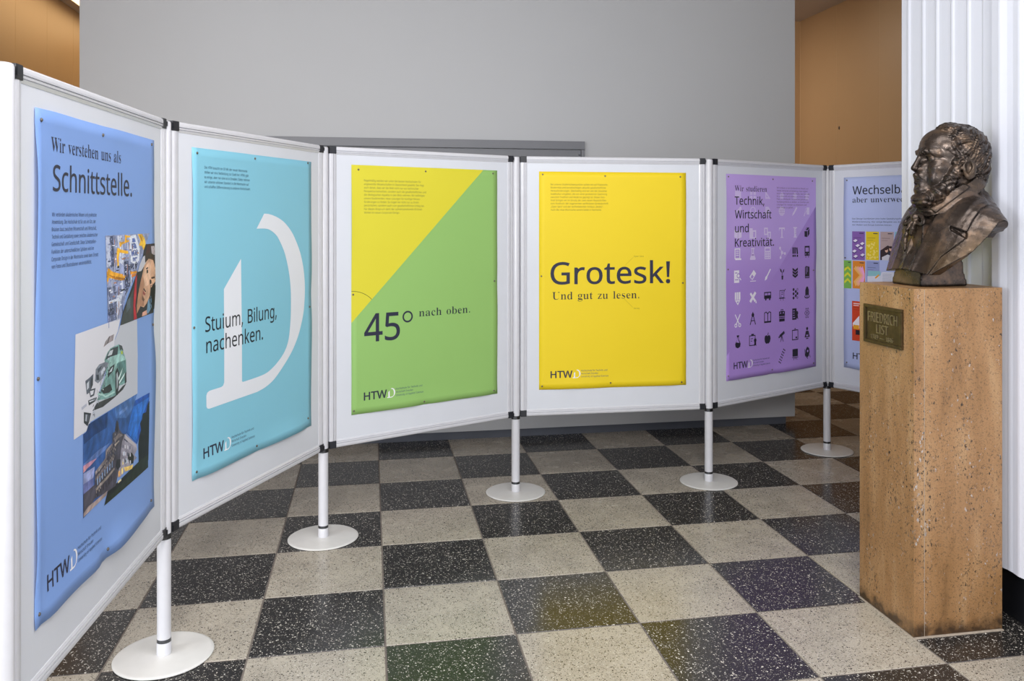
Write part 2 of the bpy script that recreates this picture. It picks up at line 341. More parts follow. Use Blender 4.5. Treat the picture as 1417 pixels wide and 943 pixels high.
# ---------------------------------------------------------------- glyph outlines for the printed words
def font(s):
    D = {}
    for l in s.strip('\n').split('\n'):
        ch = l[0]; a, _, r = l[2:].partition(' ')
        D[ch] = (int(a), [[(int(x), int(y)) for x, y in zip(q.split()[::2], q.split()[1::2])] for q in r.split(';') if q.strip()])
    return D
SANS = font("""  260 
A 512 437 0 368 177 141 177 73 0 0 0 224 575 289 575 512 0;282 415 274 438 263 473 255 500 247 468 238 438 230 415 165 241 346 241
B 521 241 573 336 565 404 541 445 497 459 431 456 399 446 371 431 347 409 328 382 313 350 304 350 300 384 292 415 279 441 261 461 236 474 203 478 163 472 115 454 74 425 42 385 19 337 5 279 0 78 0 78 573;256 329 318 335 357 352 377 382 384 423 376 463 351 490 308 506 245 511 150 511 150 329;150 269 150 61 265 61 330 68 371 91 394 125 401 168 398 197 388 221 370 241 344 256 307 266 260 269
C 506 323 517 280 513 241 502 206 482 178 456 155 423 139 383 129 337 125 286 131 220 147 164 175 117 213 83 262 62 322 55 394 62 460 78 460 15 393 -2 312 -8 232 1 166 28 115 72 78 131 56 203 49 287 53 349 67 406 89 456 120 499 159 534 206 559 261 575 324 581 367 578 409 572 448 561 482 547 453 486 394 508 360 515
D 585 536 292 528 203 501 131 457 74 399 33 325 8 237 0 78 0 78 573 254 573 335 565 404 540 460 501 502 446 528 377;460 289 454 359 435 415 404 457 361 487 308 505 244 511 150 511 150 62 228 62 329 76 402 119 446 190
E 446 398 0 78 0 78 573 398 573 398 509 150 509 150 330 383 330 383 268 150 268 150 63 398 63
F 416 150 0 78 0 78 573 398 573 398 509 150 509 150 306 383 306 383 243 150 243
G 583 326 302 524 302 524 22 431 -1 323 -8 241 1 173 28 120 71 81 130 57 202 49 286 58 370 84 442 127 500 186 544 259 571 346 581 392 578 437 572 516 547 489 484 421 508 382 515 342 517 278 510 225 489 181 455 150 409 131 353 124 286 130 222 146 166 175 119 216 84 270 62 340 55 404 59 452 68 452 238 326 238
H 594 516 0 443 0 443 267 150 267 150 0 78 0 78 573 150 573 150 330 443 330 443 573 516 573
I 271 239 0 32 0 32 42 99 57 99 515 32 531 32 573 239 573 239 531 172 515 172 57 239 42
J 219 -3 -152 -37 -150 -63 -142 -63 -81 -35 -87 -5 -89 33 -81 50 -70 63 -53 71 -29 74 3 74 573 146 573 146 9 141 -42 128 -82 105 -113 75 -135 39 -148
K 496 496 0 411 0 209 273 150 222 150 0 78 0 78 573 150 573 150 290 199 345 249 399 403 573 488 573 261 323
L 420 78 0 78 573 150 573 150 64 400 64 400 0
M 727 330 0 142 502 139 502 142 461 144 407 144 347 144 0 78 0 78 573 184 573 361 103 364 103 544 573 650 573 650 0 578 0 578 352 579 408 581 460 584 501 581 501 390 0
N 609 532 0 447 0 141 476 138 476 141 432 143 378 144 320 144 0 78 0 78 573 161 573 467 99 470 99 468 137 466 193 464 249 464 573 532 573
O 626 577 287 573 224 561 166 540 116 510 73 473 38 428 13 375 -3 314 -8 251 -3 196 13 151 39 114 73 85 116 65 167 53 224 49 288 56 370 78 442 114 500 166 545 232 572 314 581 393 572 459 545 510 501 547 442 570 370;125 287 130 220 145 163 171 117 207 83 255 62 314 55 373 62 420 83 456 117 481 163 496 220 501 287 490 384 456 457 398 503 314 518 255 511 207 490 171 457 145 411 130 354
P 485 229 573 326 562 393 528 431 475 444 404 441 370 433 336 417 306 395 278 364 255 324 238 275 227 216 223 150 223 150 0 78 0 78 573;223 511 150 511 150 285 208 285 258 288 298 296 330 311 352 334 365 363 370 401 361 449 334 484 289 504
Q 626 577 287 573 221 559 160 535 108 503 64 461 30 411 6 548 -136 444 -136 334 -7 324 -8 314 -8 251 -3 196 13 151 39 114 73 85 116 65 167 53 224 49 288 56 370 78 442 114 500 166 545 232 572 314 581 393 572 459 545 510 501 547 442 570 370;125 287 130 220 145 163 171 117 207 83 255 62 314 55 373 62 420 83 456 117 481 163 496 220 501 287 490 384 456 457 398 503 314 518 255 511 207 490 171 457 145 411 130 354
R 498 236 573 301 568 353 555 393 532 422 500 439 460 444 410 440 368 427 334 408 306 385 285 330 257 487 0 403 0 264 237 150 237 150 0 78 0 78 573;232 510 150 510 150 298 236 298 296 304 338 325 362 359 370 407 366 440 355 467 336 486 310 500 275 507
S 440 403 153 396 106 378 66 348 35 307 11 257 -3 198 -8 137 -5 83 4 41 19 41 88 113 65 156 57 201 55 240 57 273 66 298 79 316 98 327 120 330 147 327 173 318 194 302 213 277 230 196 265 131 294 106 311 85 330 69 351 57 375 50 403 48 435 54 477 71 513 99 542 136 563 180 576 231 581 276 578 318 572 389 549 366 487 302 508 266 515 229 517 196 515 169 507 148 494 133 478 124 457 121 434 124 407 133 386 149 367 172 351 246 318 293 299 332 279 362 255 385 228 398 194
T 446 259 0 187 0 187 509 8 509 8 573 437 573 437 509 259 509
U 586 513 202 507 146 489 95 459 52 416 20 360 -1 290 -8 196 7 128 50 86 118 72 204 72 573 144 573 144 201 154 139 182 93 228 64 294 55 342 59 379 73 407 96 427 126 438 161 442 202 442 573 513 573
V 481 481 573 277 0 204 0 0 573 75 573 204 205 220 160 231 119 241 80 250 119 262 161 277 207 405 573
W 745 735 573 583 0 510 0 399 375 389 410 380 443 373 471 370 488 367 471 361 443 352 409 342 373 234 0 161 0 10 573 85 573 174 223 183 186 190 151 196 118 201 87 206 119 213 154 222 191 232 227 333 573 407 573 512 225 523 187 532 151 538 117 544 87 550 129 560 175 572 224 660 573
X 470 467 0 385 0 233 249 79 0 3 0 193 298 15 573 95 573 236 348 377 573 453 573 276 300
Y 454 227 291 376 573 454 573 263 222 263 0 191 0 191 219 0 573 79 573
Z 458 427 0 30 0 30 55 332 508 40 508 40 573 419 573 419 518 118 64 427 64
a 450 231 437 299 428 347 403 376 358 385 293 385 0 334 0 320 61 317 61 279 22 258 9 234 -1 172 -8 136 -5 103 6 75 23 55 48 41 80 37 119 50 176 87 219 152 245 243 257 316 259 316 285 310 330 293 359 265 375 227 380 194 378 163 370 106 347 84 400 151 426 190 434;252 208 184 200 141 182 118 155 110 119 115 87 132 66 157 53 188 49 238 56 279 79 306 117 315 172 315 210
b 493 139 461 138 410 135 373 139 373 161 398 189 419 226 432 272 437 344 423 401 381 437 312 449 215 444 147 427 91 400 48 365 17 322 -2 272 -8 226 -3 189 10 161 31 139 55 133 55 119 0 68 0 68 609 139 609;260 379 219 374 188 361 165 339 150 308 142 268 139 217 139 214 145 144 165 93 202 61 261 51 312 61 348 93 369 145 376 216 369 287 348 338 311 368
c 385 241 -8 187 -2 139 15 99 45 69 87 50 143 44 213 51 284 71 342 102 385 142 415 191 432 245 438 309 431 358 415 337 356 292 370 244 376 204 371 172 358 148 335 131 303 120 263 117 213 120 166 131 126 148 94 172 71 202 58 240 53 302 60 351 78 351 15 304 -2
d 493 221 -8 148 6 92 48 56 117 44 214 56 311 93 381 149 424 221 438 253 436 280 429 323 407 354 374 359 374 356 405 354 438 354 609 425 609 425 0 368 0 358 58 354 58 323 24 279 1 252 -6;232 51 290 60 328 88 348 135 355 200 355 213 349 284 329 336 291 369 231 379 181 368 146 334 124 281 117 213 124 144 146 93 181 61
e 452 234 438 286 432 329 414 364 385 390 346 406 299 411 244 411 201 117 201 127 137 154 90 197 62 254 52 327 60 392 82 392 20 327 -1 251 -8 194 -2 143 17 101 48 70 91 51 146 44 212 50 277 68 333 96 378 134 411 181 431;233 380 188 372 154 348 130 309 119 257 338 257 335 292 326 322 312 346 292 364 266 376
f 275 266 375 158 375 158 0 87 0 87 375 12 375 12 408 87 432 87 457 92 507 104 547 124 577 152 597 186 609 227 613 274 609 310 599 292 544 262 552 228 556 197 550 175 532 162 502 158 458 158 430 266 430
g 493 221 438 261 434 297 422 329 402 355 373 359 373 369 430 425 430 425 -7 420 -63 404 -109 378 -146 341 -172 293 -187 233 -192 147 -186 78 -165 78 -100 111 -114 149 -125 191 -132 237 -134 286 -126 324 -101 347 -63 355 -13 355 4 356 32 358 57 354 57 329 28 299 8 263 -4 221 -8 147 7 91 51 56 121 44 214 56 306 91 377 147 423;230 379 197 374 169 359 147 336 130 303 120 262 117 213 124 143 146 92 182 60 232 50 262 52 288 58 309 69 326 85 340 105 349 131 356 197 356 214 353 267 343 309 326 340 302 362 270 374
h 495 139 431 138 399 135 370 140 370 155 391 174 407 221 429 273 437 321 433 360 421 391 400 413 370 426 330 431 280 431 0 361 0 361 275 355 321 338 353 308 372 265 379 222 374 189 360 166 338 150 308 142 269 139 222 139 0 68 0 68 609 139 609
i 207 139 430 139 0 68 0 68 430;104 591 119 588 133 580 142 566 145 546 142 526 133 512 119 504 104 501 88 504 75 512 66 526 63 546 66 566 75 580 88 588
j 207 18 -192 -18 -190 -44 -183 -44 -126 -19 -132 9 -134 32 -130 51 -120 64 -100 68 -67 68 430 139 430 139 -64 136 -101 126 -133 110 -159 87 -177 56 -189;63 546 66 566 75 580 88 588 104 591 119 588 133 580 142 566 145 546 142 526 133 512 119 504 104 501 88 504 75 512 66 526
k 428 138 291 137 257 135 221 138 221 152 240 172 264 189 285 326 430 409 430 235 246 421 0 336 0 187 200 138 158 138 0 68 0 68 609 138 609
l 207 139 0 68 0 68 609 139 609
m 749 540 438 603 429 649 401 676 352 685 280 685 0 615 0 615 277 610 321 594 353 567 372 528 379 474 369 438 342 418 298 411 237 411 0 342 0 342 277 339 308 332 333 320 353 303 367 281 376 253 379 215 374 185 360 164 338 150 308 141 269 139 223 139 0 68 0 68 430 125 430 136 371 140 371 155 392 173 409 217 431 266 438 312 433 349 420 378 398 398 366 402 366 427 398 461 420 499 433
n 495 275 438 343 429 391 401 421 352 431 280 431 0 361 0 361 275 355 321 338 353 308 372 265 379 204 368 166 338 146 289 139 223 139 0 68 0 68 430 125 430 136 371 140 371 156 392 175 409 222 431
o 485 442 216 438 165 428 121 411 82 388 51 359 25 324 7 285 -4 241 -8 200 -4 163 7 129 25 100 51 77 82 59 121 48 165 44 216 50 282 68 336 97 380 137 412 186 431 244 438 299 431 347 412 387 380 417 336 436 282;117 216 120 169 130 128 147 95 172 71 203 56 243 51 282 56 314 71 339 95 356 128 366 169 369 216 365 263 355 303 338 335 314 359 282 374 242 379 185 368 147 335 124 284
p 493 273 438 344 424 401 383 437 313 449 216 444 148 427 93 401 49 365 17 322 -2 272 -8 241 -6 213 1 170 24 139 55 134 55 137 20 139 -16 139 -192 68 -192 68 430 126 430 136 371 139 371 170 405 189 419 213 429 240 436;260 379 221 374 190 362 167 342 152 313 142 275 139 229 139 216 142 167 150 126 165 93 188 70 220 55 261 51 297 56 326 72 348 98 364 131 373 171 376 217 369 283 348 334 311 367
q 493 354 -9 355 25 358 58 354 58 332 32 303 11 266 -3 219 -8 148 6 93 48 56 117 44 214 50 282 67 338 93 381 129 413 172 432 221 438 267 433 304 419 333 397 355 371 358 371 369 430 425 430 425 -192 354 -192;233 51 272 55 304 67 327 87 342 116 352 153 355 199 355 213 348 285 328 337 290 369 231 379 181 368 145 334 124 281 117 213 124 145 146 93 182 61
r 331 269 438 295 437 319 433 310 368 287 372 264 374 240 371 217 363 195 351 176 334 161 313 149 289 141 261 139 229 139 0 68 0 68 430 126 430 134 351 137 351 170 395 191 413 214 426 240 435
s 384 348 119 343 80 327 49 302 24 268 6 226 -4 176 -8 99 -1 42 19 42 83 104 60 141 52 178 49 224 53 256 66 274 86 280 112 278 128 271 141 239 167 174 196 103 228 76 245 57 266 45 292 41 324 52 372 85 408 137 430 202 438 275 430 339 409 315 353 258 372 197 380 159 377 131 366 114 350 108 328 111 312 119 298 154 274 219 246 289 215 314 197 333 176 344 150
t 289 212 50 245 53 272 59 272 5 240 -4 200 -8 167 -5 138 4 112 20 91 44 78 79 74 125 74 375 13 375 13 409 75 437 103 528 144 528 144 430 269 430 269 375 144 375 144 127 149 93 163 69 185 54
u 495 427 430 427 0 370 0 359 57 356 57 340 36 321 20 273 -1 220 -8 173 -4 134 8 103 29 81 59 68 99 63 148 63 430 135 430 135 153 141 108 158 76 188 57 230 51 273 55 306 69 330 91 345 121 354 160 357 206 357 430
v 407 163 0 0 430 75 430 167 176 180 137 193 96 201 63 204 63 214 96 227 138 241 176 332 430 407 430 244 0
w 630 346 243 336 276 328 308 321 335 316 357 313 357 308 335 302 307 294 275 284 242 207 1 127 1 9 431 82 431 141 201 153 154 163 109 169 73 172 73 178 97 185 128 193 160 201 188 277 431 354 431 428 188 440 149 451 109 457 74 460 74 466 108 477 153 489 201 549 431 621 431 502 1 419 1
x 424 170 220 22 430 102 430 213 268 322 430 402 430 253 220 410 0 330 0 213 172 94 0 14 0
y 409 1 430 76 430 169 185 184 144 196 105 205 68 209 68 224 121 245 186 333 430 409 430 224 -59 207 -97 188 -130 165 -156 138 -176 106 -188 67 -192 34 -190 9 -186 9 -130 30 -133 56 -135 79 -132 99 -126 116 -114 130 -99 152 -59 174 -2
z 377 346 0 31 0 31 47 262 375 45 375 45 430 340 430 340 377 112 55 346 55
0 458 419 287 417 221 409 163 395 112 376 70 349 37 316 12 276 -3 229 -8 170 1 122 27 86 70 60 129 44 201 39 287 44 373 58 446 83 504 119 547 167 573 229 581 287 573 335 547 372 504 399 446 414 373;110 287 113 215 121 156 137 111 159 78 190 59 229 52 268 59 298 78 320 110 336 156 345 215 348 287 345 359 336 417 320 463 298 495 268 515 229 521 190 515 159 495 137 463 121 417 113 359
1 458 285 0 216 0 216 400 216 439 217 470 219 499 196 477 169 455 108 405 71 452 226 573 285 573
2 458 417 0 38 0 38 59 188 210 261 287 287 320 306 353 318 387 322 424 315 466 294 496 261 514 221 520 181 517 147 506 83 466 45 513 94 548 153 572 186 578 221 581 270 576 313 562 347 540 372 510 388 472 394 428 389 385 375 344 353 305 324 267 247 185 128 67 128 64 417 64
3 458 395 439 392 403 381 372 363 347 340 326 310 311 277 302 277 298 337 283 379 255 405 214 413 163 407 116 390 74 360 40 318 14 263 -3 193 -8 110 -1 72 8 36 23 36 89 74 73 114 61 155 54 194 51 260 59 305 81 331 117 339 164 335 197 320 223 297 242 265 255 226 263 179 265 123 265 123 326 180 326 223 329 259 339 286 356 307 377 319 404 323 434 316 471 295 498 262 516 219 521 164 515 117 498 75 473 39 521 73 544 115 563 163 576 218 581 296 571 352 540 384 495
4 458 443 130 359 130 359 0 291 0 291 130 17 130 17 190 286 576 359 576 359 193 443 193;291 374 291 412 293 444 294 474 295 500 292 500 276 468 257 438 86 193 291 193
5 458 221 351 275 346 322 331 361 307 389 274 407 232 413 183 407 128 387 81 356 43 314 15 261 -2 199 -8 116 0 80 10 51 23 51 90 82 74 121 62 161 55 200 52 239 55 274 65 302 82 323 106 336 137 341 176 332 225 306 262 262 284 197 292 146 288 99 280 64 302 86 573 373 573 373 508 146 508 132 342 169 348
6 458 44 245 51 342 60 389 75 433 95 474 121 510 155 539 196 562 246 576 306 581 344 579 377 573 377 513 344 520 308 523 257 518 216 504 183 483 158 454 139 419 127 380 115 291 119 291 150 326 170 339 194 350 223 356 255 358 302 353 342 338 375 313 400 279 416 236 421 184 415 129 399 82 372 44 336 15 291 -2 239 -8 199 -4 163 7 130 26 101 54 77 89 59 133 48 185;238 51 284 59 320 84 343 125 351 184 344 233 324 271 289 295 241 303 205 299 175 287 150 270 131 248 119 223 115 198 123 146 146 99 164 79 185 64 210 55
7 458 109 0 344 508 35 508 35 573 419 573 419 518 187 0
8 458 229 581 276 577 318 565 352 546 378 519 395 485 400 443 396 411 385 383 368 359 346 338 291 303 355 265 381 242 401 216 414 185 419 148 413 104 395 65 367 34 330 11 284 -3 231 -8 174 -3 126 10 89 33 61 63 45 101 39 146 43 183 56 214 75 241 99 264 158 299 107 336 87 358 71 383 61 411 58 444 63 485 80 518 107 545 141 565 182 577;108 145 116 107 138 76 176 55 229 48 281 55 319 76 342 108 350 148 346 174 335 197 317 217 293 235 229 265 217 270 157 237 136 219 121 197 111 173;228 524 188 518 155 502 134 476 127 441 130 414 141 391 157 373 179 357 232 330 282 357 302 373 317 392 327 414 330 441 323 476 302 502 270 518
9 458 417 328 410 231 401 183 387 139 366 99 340 63 306 33 265 11 214 -3 154 -8 117 -6 82 0 82 60 115 53 152 50 204 54 245 68 278 90 303 118 322 153 334 192 346 281 341 281 310 247 290 233 266 223 237 216 204 214 158 219 118 235 85 260 61 294 45 336 40 387 46 443 63 491 90 529 127 557 171 575 223 581 262 577 299 565 332 545 361 518 384 483 402 439 413 388;223 521 178 513 142 488 118 447 110 388 117 339 137 301 171 277 220 269 256 273 286 285 311 303 330 325 342 349 346 374 338 426 315 474 298 493 277 508 252 518
. 215 58 43 61 69 72 85 88 94 107 97 126 94 142 85 153 69 157 43 153 18 142 2 126 -8 107 -11 88 -8 72 2 61 18
, 215 154 84 136 23 111 -42 85 -103 33 -103 49 -38 63 31 73 93 148 93
: 215 58 43 61 69 72 85 88 94 107 97 126 94 142 85 153 69 157 43 153 18 142 2 126 -8 107 -11 88 -8 72 2 61 18;58 387 61 412 72 429 88 438 107 441 126 438 142 429 153 412 157 387 153 362 142 345 126 335 107 332 88 335 72 345 61 362
! 215 131 161 85 161 65 573 151 573;58 43 61 69 72 85 88 94 107 97 126 94 142 85 153 69 157 43 153 18 142 2 126 -8 107 -11 88 -8 72 2 61 18
° 343 172 334 136 338 105 350 79 369 60 393 48 423 44 457 48 492 60 522 79 546 104 565 135 577 172 581 207 577 238 565 264 546 283 522 295 492 299 457 295 423 283 393 264 369 238 350 207 338;172 382 206 387 229 403 242 427 247 457 242 489 228 513 205 529 172 534 138 529 115 513 101 489 96 457 101 427 115 403 138 387
ä 450 231 437 299 428 347 403 376 358 385 293 385 0 334 0 320 61 317 61 279 22 258 9 234 -1 172 -8 136 -5 103 6 75 23 55 48 41 80 37 119 50 176 87 219 152 245 243 257 316 259 316 285 310 330 293 359 265 375 227 380 194 378 163 370 106 347 84 400 151 426 190 434;252 208 184 200 141 182 118 155 110 119 115 87 132 66 157 53 188 49 238 56 279 79 306 117 315 172 315 210;113 546 116 564 124 576 137 583 151 585 165 583 177 576 186 564 188 546 186 529 177 516 165 509 151 506 137 509 124 516 116 529;264 546 267 564 275 576 287 583 301 585 315 583 327 576 336 564 338 546 336 529 327 516 315 509 301 506 287 509 275 516 267 529
ö 485 442 216 438 165 428 121 411 82 388 51 359 25 324 7 285 -4 241 -8 200 -4 163 7 129 25 100 51 77 82 59 121 48 165 44 216 50 282 68 336 97 380 137 412 186 431 244 438 299 431 347 412 387 380 417 336 436 282;117 216 120 169 130 128 147 95 172 71 203 56 243 51 282 56 314 71 339 95 356 128 366 169 369 216 365 263 355 303 338 335 314 359 282 374 242 379 185 368 147 335 124 284;131 546 134 564 142 576 154 583 168 585 183 583 195 576 203 564 206 546 203 529 195 516 183 509 168 506 154 509 142 516 134 529;281 546 284 564 292 576 304 583 318 585 333 583 345 576 353 564 356 546 353 529 345 516 333 509 318 506 304 509 292 516 284 529
ü 495 427 430 427 0 370 0 359 57 356 57 340 36 321 20 273 -1 220 -8 173 -4 134 8 103 29 81 59 68 99 63 148 63 430 135 430 135 153 141 108 158 76 188 57 230 51 273 55 306 69 330 91 345 121 354 160 357 206 357 430;136 546 138 564 147 576 159 583 173 585 187 583 200 576 208 564 211 546 208 529 200 516 187 509 173 506 159 509 147 516 138 529;286 546 289 564 297 576 309 583 323 585 337 583 350 576 358 564 361 546 358 529 350 516 337 509 323 506 309 509 297 516 289 529
ß 506 419 495 416 469 407 447 379 411 346 383 318 357 309 344 306 330 312 311 332 291 377 259 427 221 445 200 459 178 467 153 470 123 465 81 451 48 429 23 399 6 362 -5 321 -8 254 -1 204 19 204 83 237 67 276 54 318 49 356 54 382 67 396 89 401 118 394 152 371 181 326 214 273 253 246 288 238 326 241 349 249 369 276 400 309 426 336 454 345 471 347 491 340 520 319 540 286 551 245 555 193 547 171 537 154 521 142 499 139 468 139 0 68 0 68 468 74 517 91 554 119 581 155 599 197 610 245 613 294 610 336 600 371 584 397 561 413 531
- 258 32 184 32 246 226 246 226 184
„ 333 294 84 275 23 251 -42 225 -103 172 -103 187 -38 202 31 213 93 288 93;145 84 127 23 102 -42 76 -103 25 -103 36 -55 47 -4 57 47 64 93 140 93
“ 288 278 573 263 507 249 438 238 376 162 376 156 385 175 445 200 511 226 573;130 573 115 507 100 438 90 376 14 376 10 385 28 445 53 511 79 573""")
SERIF = font("""  250 
W 611 171 -11 32 393 15 427 3 435 -15 439 -15 455 181 455 181 439 150 432 143 423 140 410 148 373 223 153 301 353 286 399 278 418 267 429 229 439 229 455 439 455 439 439 404 432 393 412 399 386 474 166 541 369 549 406 546 421 538 430 503 439 503 455 624 455 624 439 607 433 594 421 575 379 446 -11 428 -11 316 309 190 -11
U 492 248 -13 168 -2 114 29 83 81 73 155 73 379 70 406 61 424 43 434 15 439 15 455 240 455 240 439 202 432 192 425 185 415 181 379 181 140 186 88 203 51 232 29 275 22 340 37 379 83 392 159 392 378 389 406 379 423 360 433 328 439 328 455 474 455 474 439 448 432 433 421 425 404 422 378 422 181 412 92 380 32 325 -2
i 198 101 362 81 366 65 376 54 393 50 412 54 432 65 449 81 460 101 463 120 460 137 449 147 432 151 412 147 393 136 376 120 366;18 0 18 16 35 19 45 26 51 37 52 56 52 252 47 285 37 291 20 293 21 310 148 310 148 56 154 26 164 19 180 16 180 0
r 287 18 0 18 16 35 19 45 26 51 37 52 56 52 252 51 273 46 285 37 291 20 293 21 310 146 310 146 252 165 280 187 301 210 314 233 318 258 315 275 304 286 287 289 266 287 248 278 234 265 225 248 222 233 224 222 231 207 250 199 257 189 260 175 255 162 241 152 220 149 192 149 56 152 37 159 25 173 19 197 16 197 0
v 306 142 -10 38 248 22 281 12 290 -3 293 -3 310 164 310 164 294 156 294 136 290 129 276 130 268 185 122 236 253 241 272 232 289 203 294 203 310 305 310 305 295 289 289 278 279 260 243 160 -10
e 301 154 -10 117 -5 85 10 58 35 37 69 24 109 19 157 24 201 38 240 59 273 87 298 120 313 157 318 209 309 249 280 274 234 283 173 283 166 117 166 127 97 154 56 199 42 237 53 270 86 285 73 228 11;116 192 201 192 201 215 199 252 193 277 181 292 161 297 127 274 116 203
s 288 151 -10 122 -6 87 6 73 9 60 4 51 -9 36 -9 36 105 53 105 66 68 87 39 112 21 140 15 162 18 179 27 189 40 192 58 183 84 156 105 107 130 76 148 54 169 41 193 37 220 44 259 65 291 98 312 141 319 166 316 199 308 206 306 213 305 223 308 230 319 244 319 244 222 228 222 215 254 196 277 174 291 149 296 130 294 116 286 108 274 105 259 107 244 115 232 146 212 191 189 221 172 241 151 253 127 257 95 250 51 228 18 194 -3
t 228 124 -9 89 -4 66 10 53 36 48 71 48 279 20 279 20 300 88 369 129 424 144 424 144 310 208 310 208 279 144 279 144 82 149 51 157 43 168 40 189 49 206 75 222 66 182 9
h 381 18 0 18 16 35 19 45 26 51 37 52 56 52 399 51 417 46 429 36 437 19 440 19 455 148 455 148 267 190 305 243 318 292 306 321 271 330 212 330 56 332 38 337 26 347 19 363 16 363 0 202 0 202 16 207 16 228 26 235 56 235 217 229 258 219 268 203 271 173 262 148 235 148 56 154 26 164 19 180 16 180 0
n 381 18 0 18 16 35 19 45 26 51 37 52 56 52 253 46 284 36 291 19 294 19 310 148 310 148 267 190 306 243 318 292 306 321 271 330 212 330 56 332 38 337 26 347 19 363 16 363 0 202 0 202 16 207 16 228 26 235 56 235 217 229 258 219 268 203 271 173 262 148 235 148 56 154 26 164 19 180 16 180 0
u 375 131 -10 91 -3 65 17 51 51 46 97 46 248 39 282 29 291 11 294 11 310 142 310 142 74 144 58 151 46 162 38 177 36 205 43 228 66 228 248 226 269 221 283 209 291 189 294 189 310 324 310 324 70 326 51 331 39 342 33 360 30 360 13 300 7 228 -10 228 40 209 19 186 3 160 -7
a 344 255 -10 216 1 200 35 151 2 95 -9 64 -4 40 11 25 34 20 63 31 104 63 136 119 164 199 190 199 241 196 266 187 282 171 292 148 296 115 290 104 274 113 257 123 231 120 215 110 202 95 194 77 191 59 194 45 203 36 218 33 236 37 259 49 278 69 295 95 308 126 316 162 318 223 312 263 292 285 259 293 210 293 62 295 40 304 34 320 42 329 28 294 -1;151 34 174 41 199 63 199 169 138 139 118 84 126 46
l 199 18 0 18 16 35 19 45 26 51 37 52 56 52 398 47 429 38 436 20 439 20 455 148 455 148 56 154 26 164 19 180 16 180 0
o 336 169 -10 127 -5 90 11 60 37 38 70 24 110 19 154 24 199 38 239 60 272 90 297 127 313 168 318 209 313 245 298 275 273 298 240 312 200 317 154 312 108 298 69 275 36 245 11 210 -5;169 11 193 18 209 39 217 81 220 154 217 227 208 271 192 292 169 299 144 292 128 271 120 227 117 154 120 82 128 39 144 18
b 360 43 -11 43 388 41 414 37 428 26 436 8 439 8 455 138 455 138 279 175 308 221 318 254 313 284 299 308 276 326 245 338 208 342 166 337 118 323 75 300 40 270 13 233 -4 192 -10 148 -1 105 28 53 -11;183 14 213 23 232 49 242 95 245 160 242 213 231 251 212 273 184 280 169 277 155 270 144 257 138 242 138 69 149 28
g 327 146 -140 89 -136 48 -122 22 -100 14 -75 28 -46 69 -26 35 -1 24 30 28 54 42 74 67 92 102 110 42 150 22 212 27 242 40 268 60 289 88 305 120 315 157 318 196 315 233 304 317 304 317 268 268 268 286 237 291 203 288 176 276 151 258 131 234 116 205 106 172 103 157 103 142 104 126 102 112 94 104 84 101 71 111 55 141 49 175 49 223 47 259 40 285 29 303 13 312 -9 316 -37 305 -80 272 -113 219 -133;157 124 178 130 190 146 197 173 199 211 197 249 190 276 178 292 157 297 137 292 124 276 117 249 114 211 117 173 124 146 137 130;161 -116 238 -104 263 -66 260 -51 249 -41 231 -36 205 -34 97 -34 79 -52 73 -73 79 -89 95 -103 122 -113
z 293 13 0 13 14 168 287 128 287 96 283 72 272 55 250 44 216 26 216 32 310 275 310 275 291 126 25 152 25 194 30 223 44 244 69 260 107 276 107 268 0
d 370 140 -10 107 -5 78 10 53 35 35 66 23 104 19 147 24 196 36 237 55 272 81 297 112 313 146 318 189 309 223 280 223 401 220 419 212 430 198 437 176 439 176 455 319 455 319 75 325 41 335 32 353 28 353 11 294 6 223 -10 223 39 188 2;171 28 187 31 202 41 215 56 223 76 223 242 217 257 206 270 191 278 174 281 147 273 130 250 121 210 118 153 120 98 130 58 146 36
w 434 122 -10 17 265 6 284 -11 293 -11 310 138 310 138 293 120 289 114 276 116 266 120 253 167 127 211 235 201 266 190 288 168 295 168 310 323 310 323 293 302 288 296 276 296 269 298 262 336 141 382 256 387 275 380 289 356 295 356 310 445 310 445 295 433 292 425 284 412 258 304 -10 289 -10 223 197 140 -10
c 293 156 -10 119 -5 87 11 59 35 38 68 24 106 19 150 25 196 40 237 64 271 96 297 133 313 175 319 218 314 250 298 271 275 277 245 275 228 266 215 253 207 236 204 206 216 196 251 197 261 197 271 190 290 169 297 126 269 112 187 118 123 137 76 166 48 204 38 239 47 271 72 285 60 227 8
m 554 18 0 18 16 35 19 45 26 51 37 52 56 52 253 46 284 36 291 19 294 19 310 146 310 146 265 188 305 237 318 292 304 320 261 364 304 418 318 482 292 504 212 504 56 510 26 520 19 536 16 536 0 377 0 377 16 393 19 403 26 410 56 410 217 404 258 394 268 377 271 349 263 324 237 324 56 331 26 340 19 356 16 356 0 199 0 199 16 215 19 225 26 232 56 232 217 226 258 216 268 199 271 170 262 146 235 146 56 152 27 162 19 177 16 177 0
. 180 89 -9 74 -7 60 1 51 15 48 36 51 57 60 71 74 79 89 81 106 79 119 71 129 57 132 36 129 15 119 1 106 -7""")
CAPH = {'s': 573, 'r': 455}
def offset_loop(L, d):
    n = len(L); out = []
    for i in range(n):
        p, q, r = L[i-1], L[i], L[(i+1) % n]
        e1 = Vector((q[0]-p[0], q[1]-p[1])); e2 = Vector((r[0]-q[0], r[1]-q[1]))
        if e1.length < 1e-6 or e2.length < 1e-6: out.append(q); continue
        n1 = Vector((-e1.y, e1.x)).normalized(); n2 = Vector((-e2.y, e2.x)).normalized()
        m = n1+n2; k = max(.5, m.length_squared/2)
        out.append((q[0]+m.x*d/k, q[1]+m.y*d/k))
    return out
WORD = []                                   # word number of each glyph shape of the last line set
def width_of(F, s): return sum(F[c][0] for c in s)
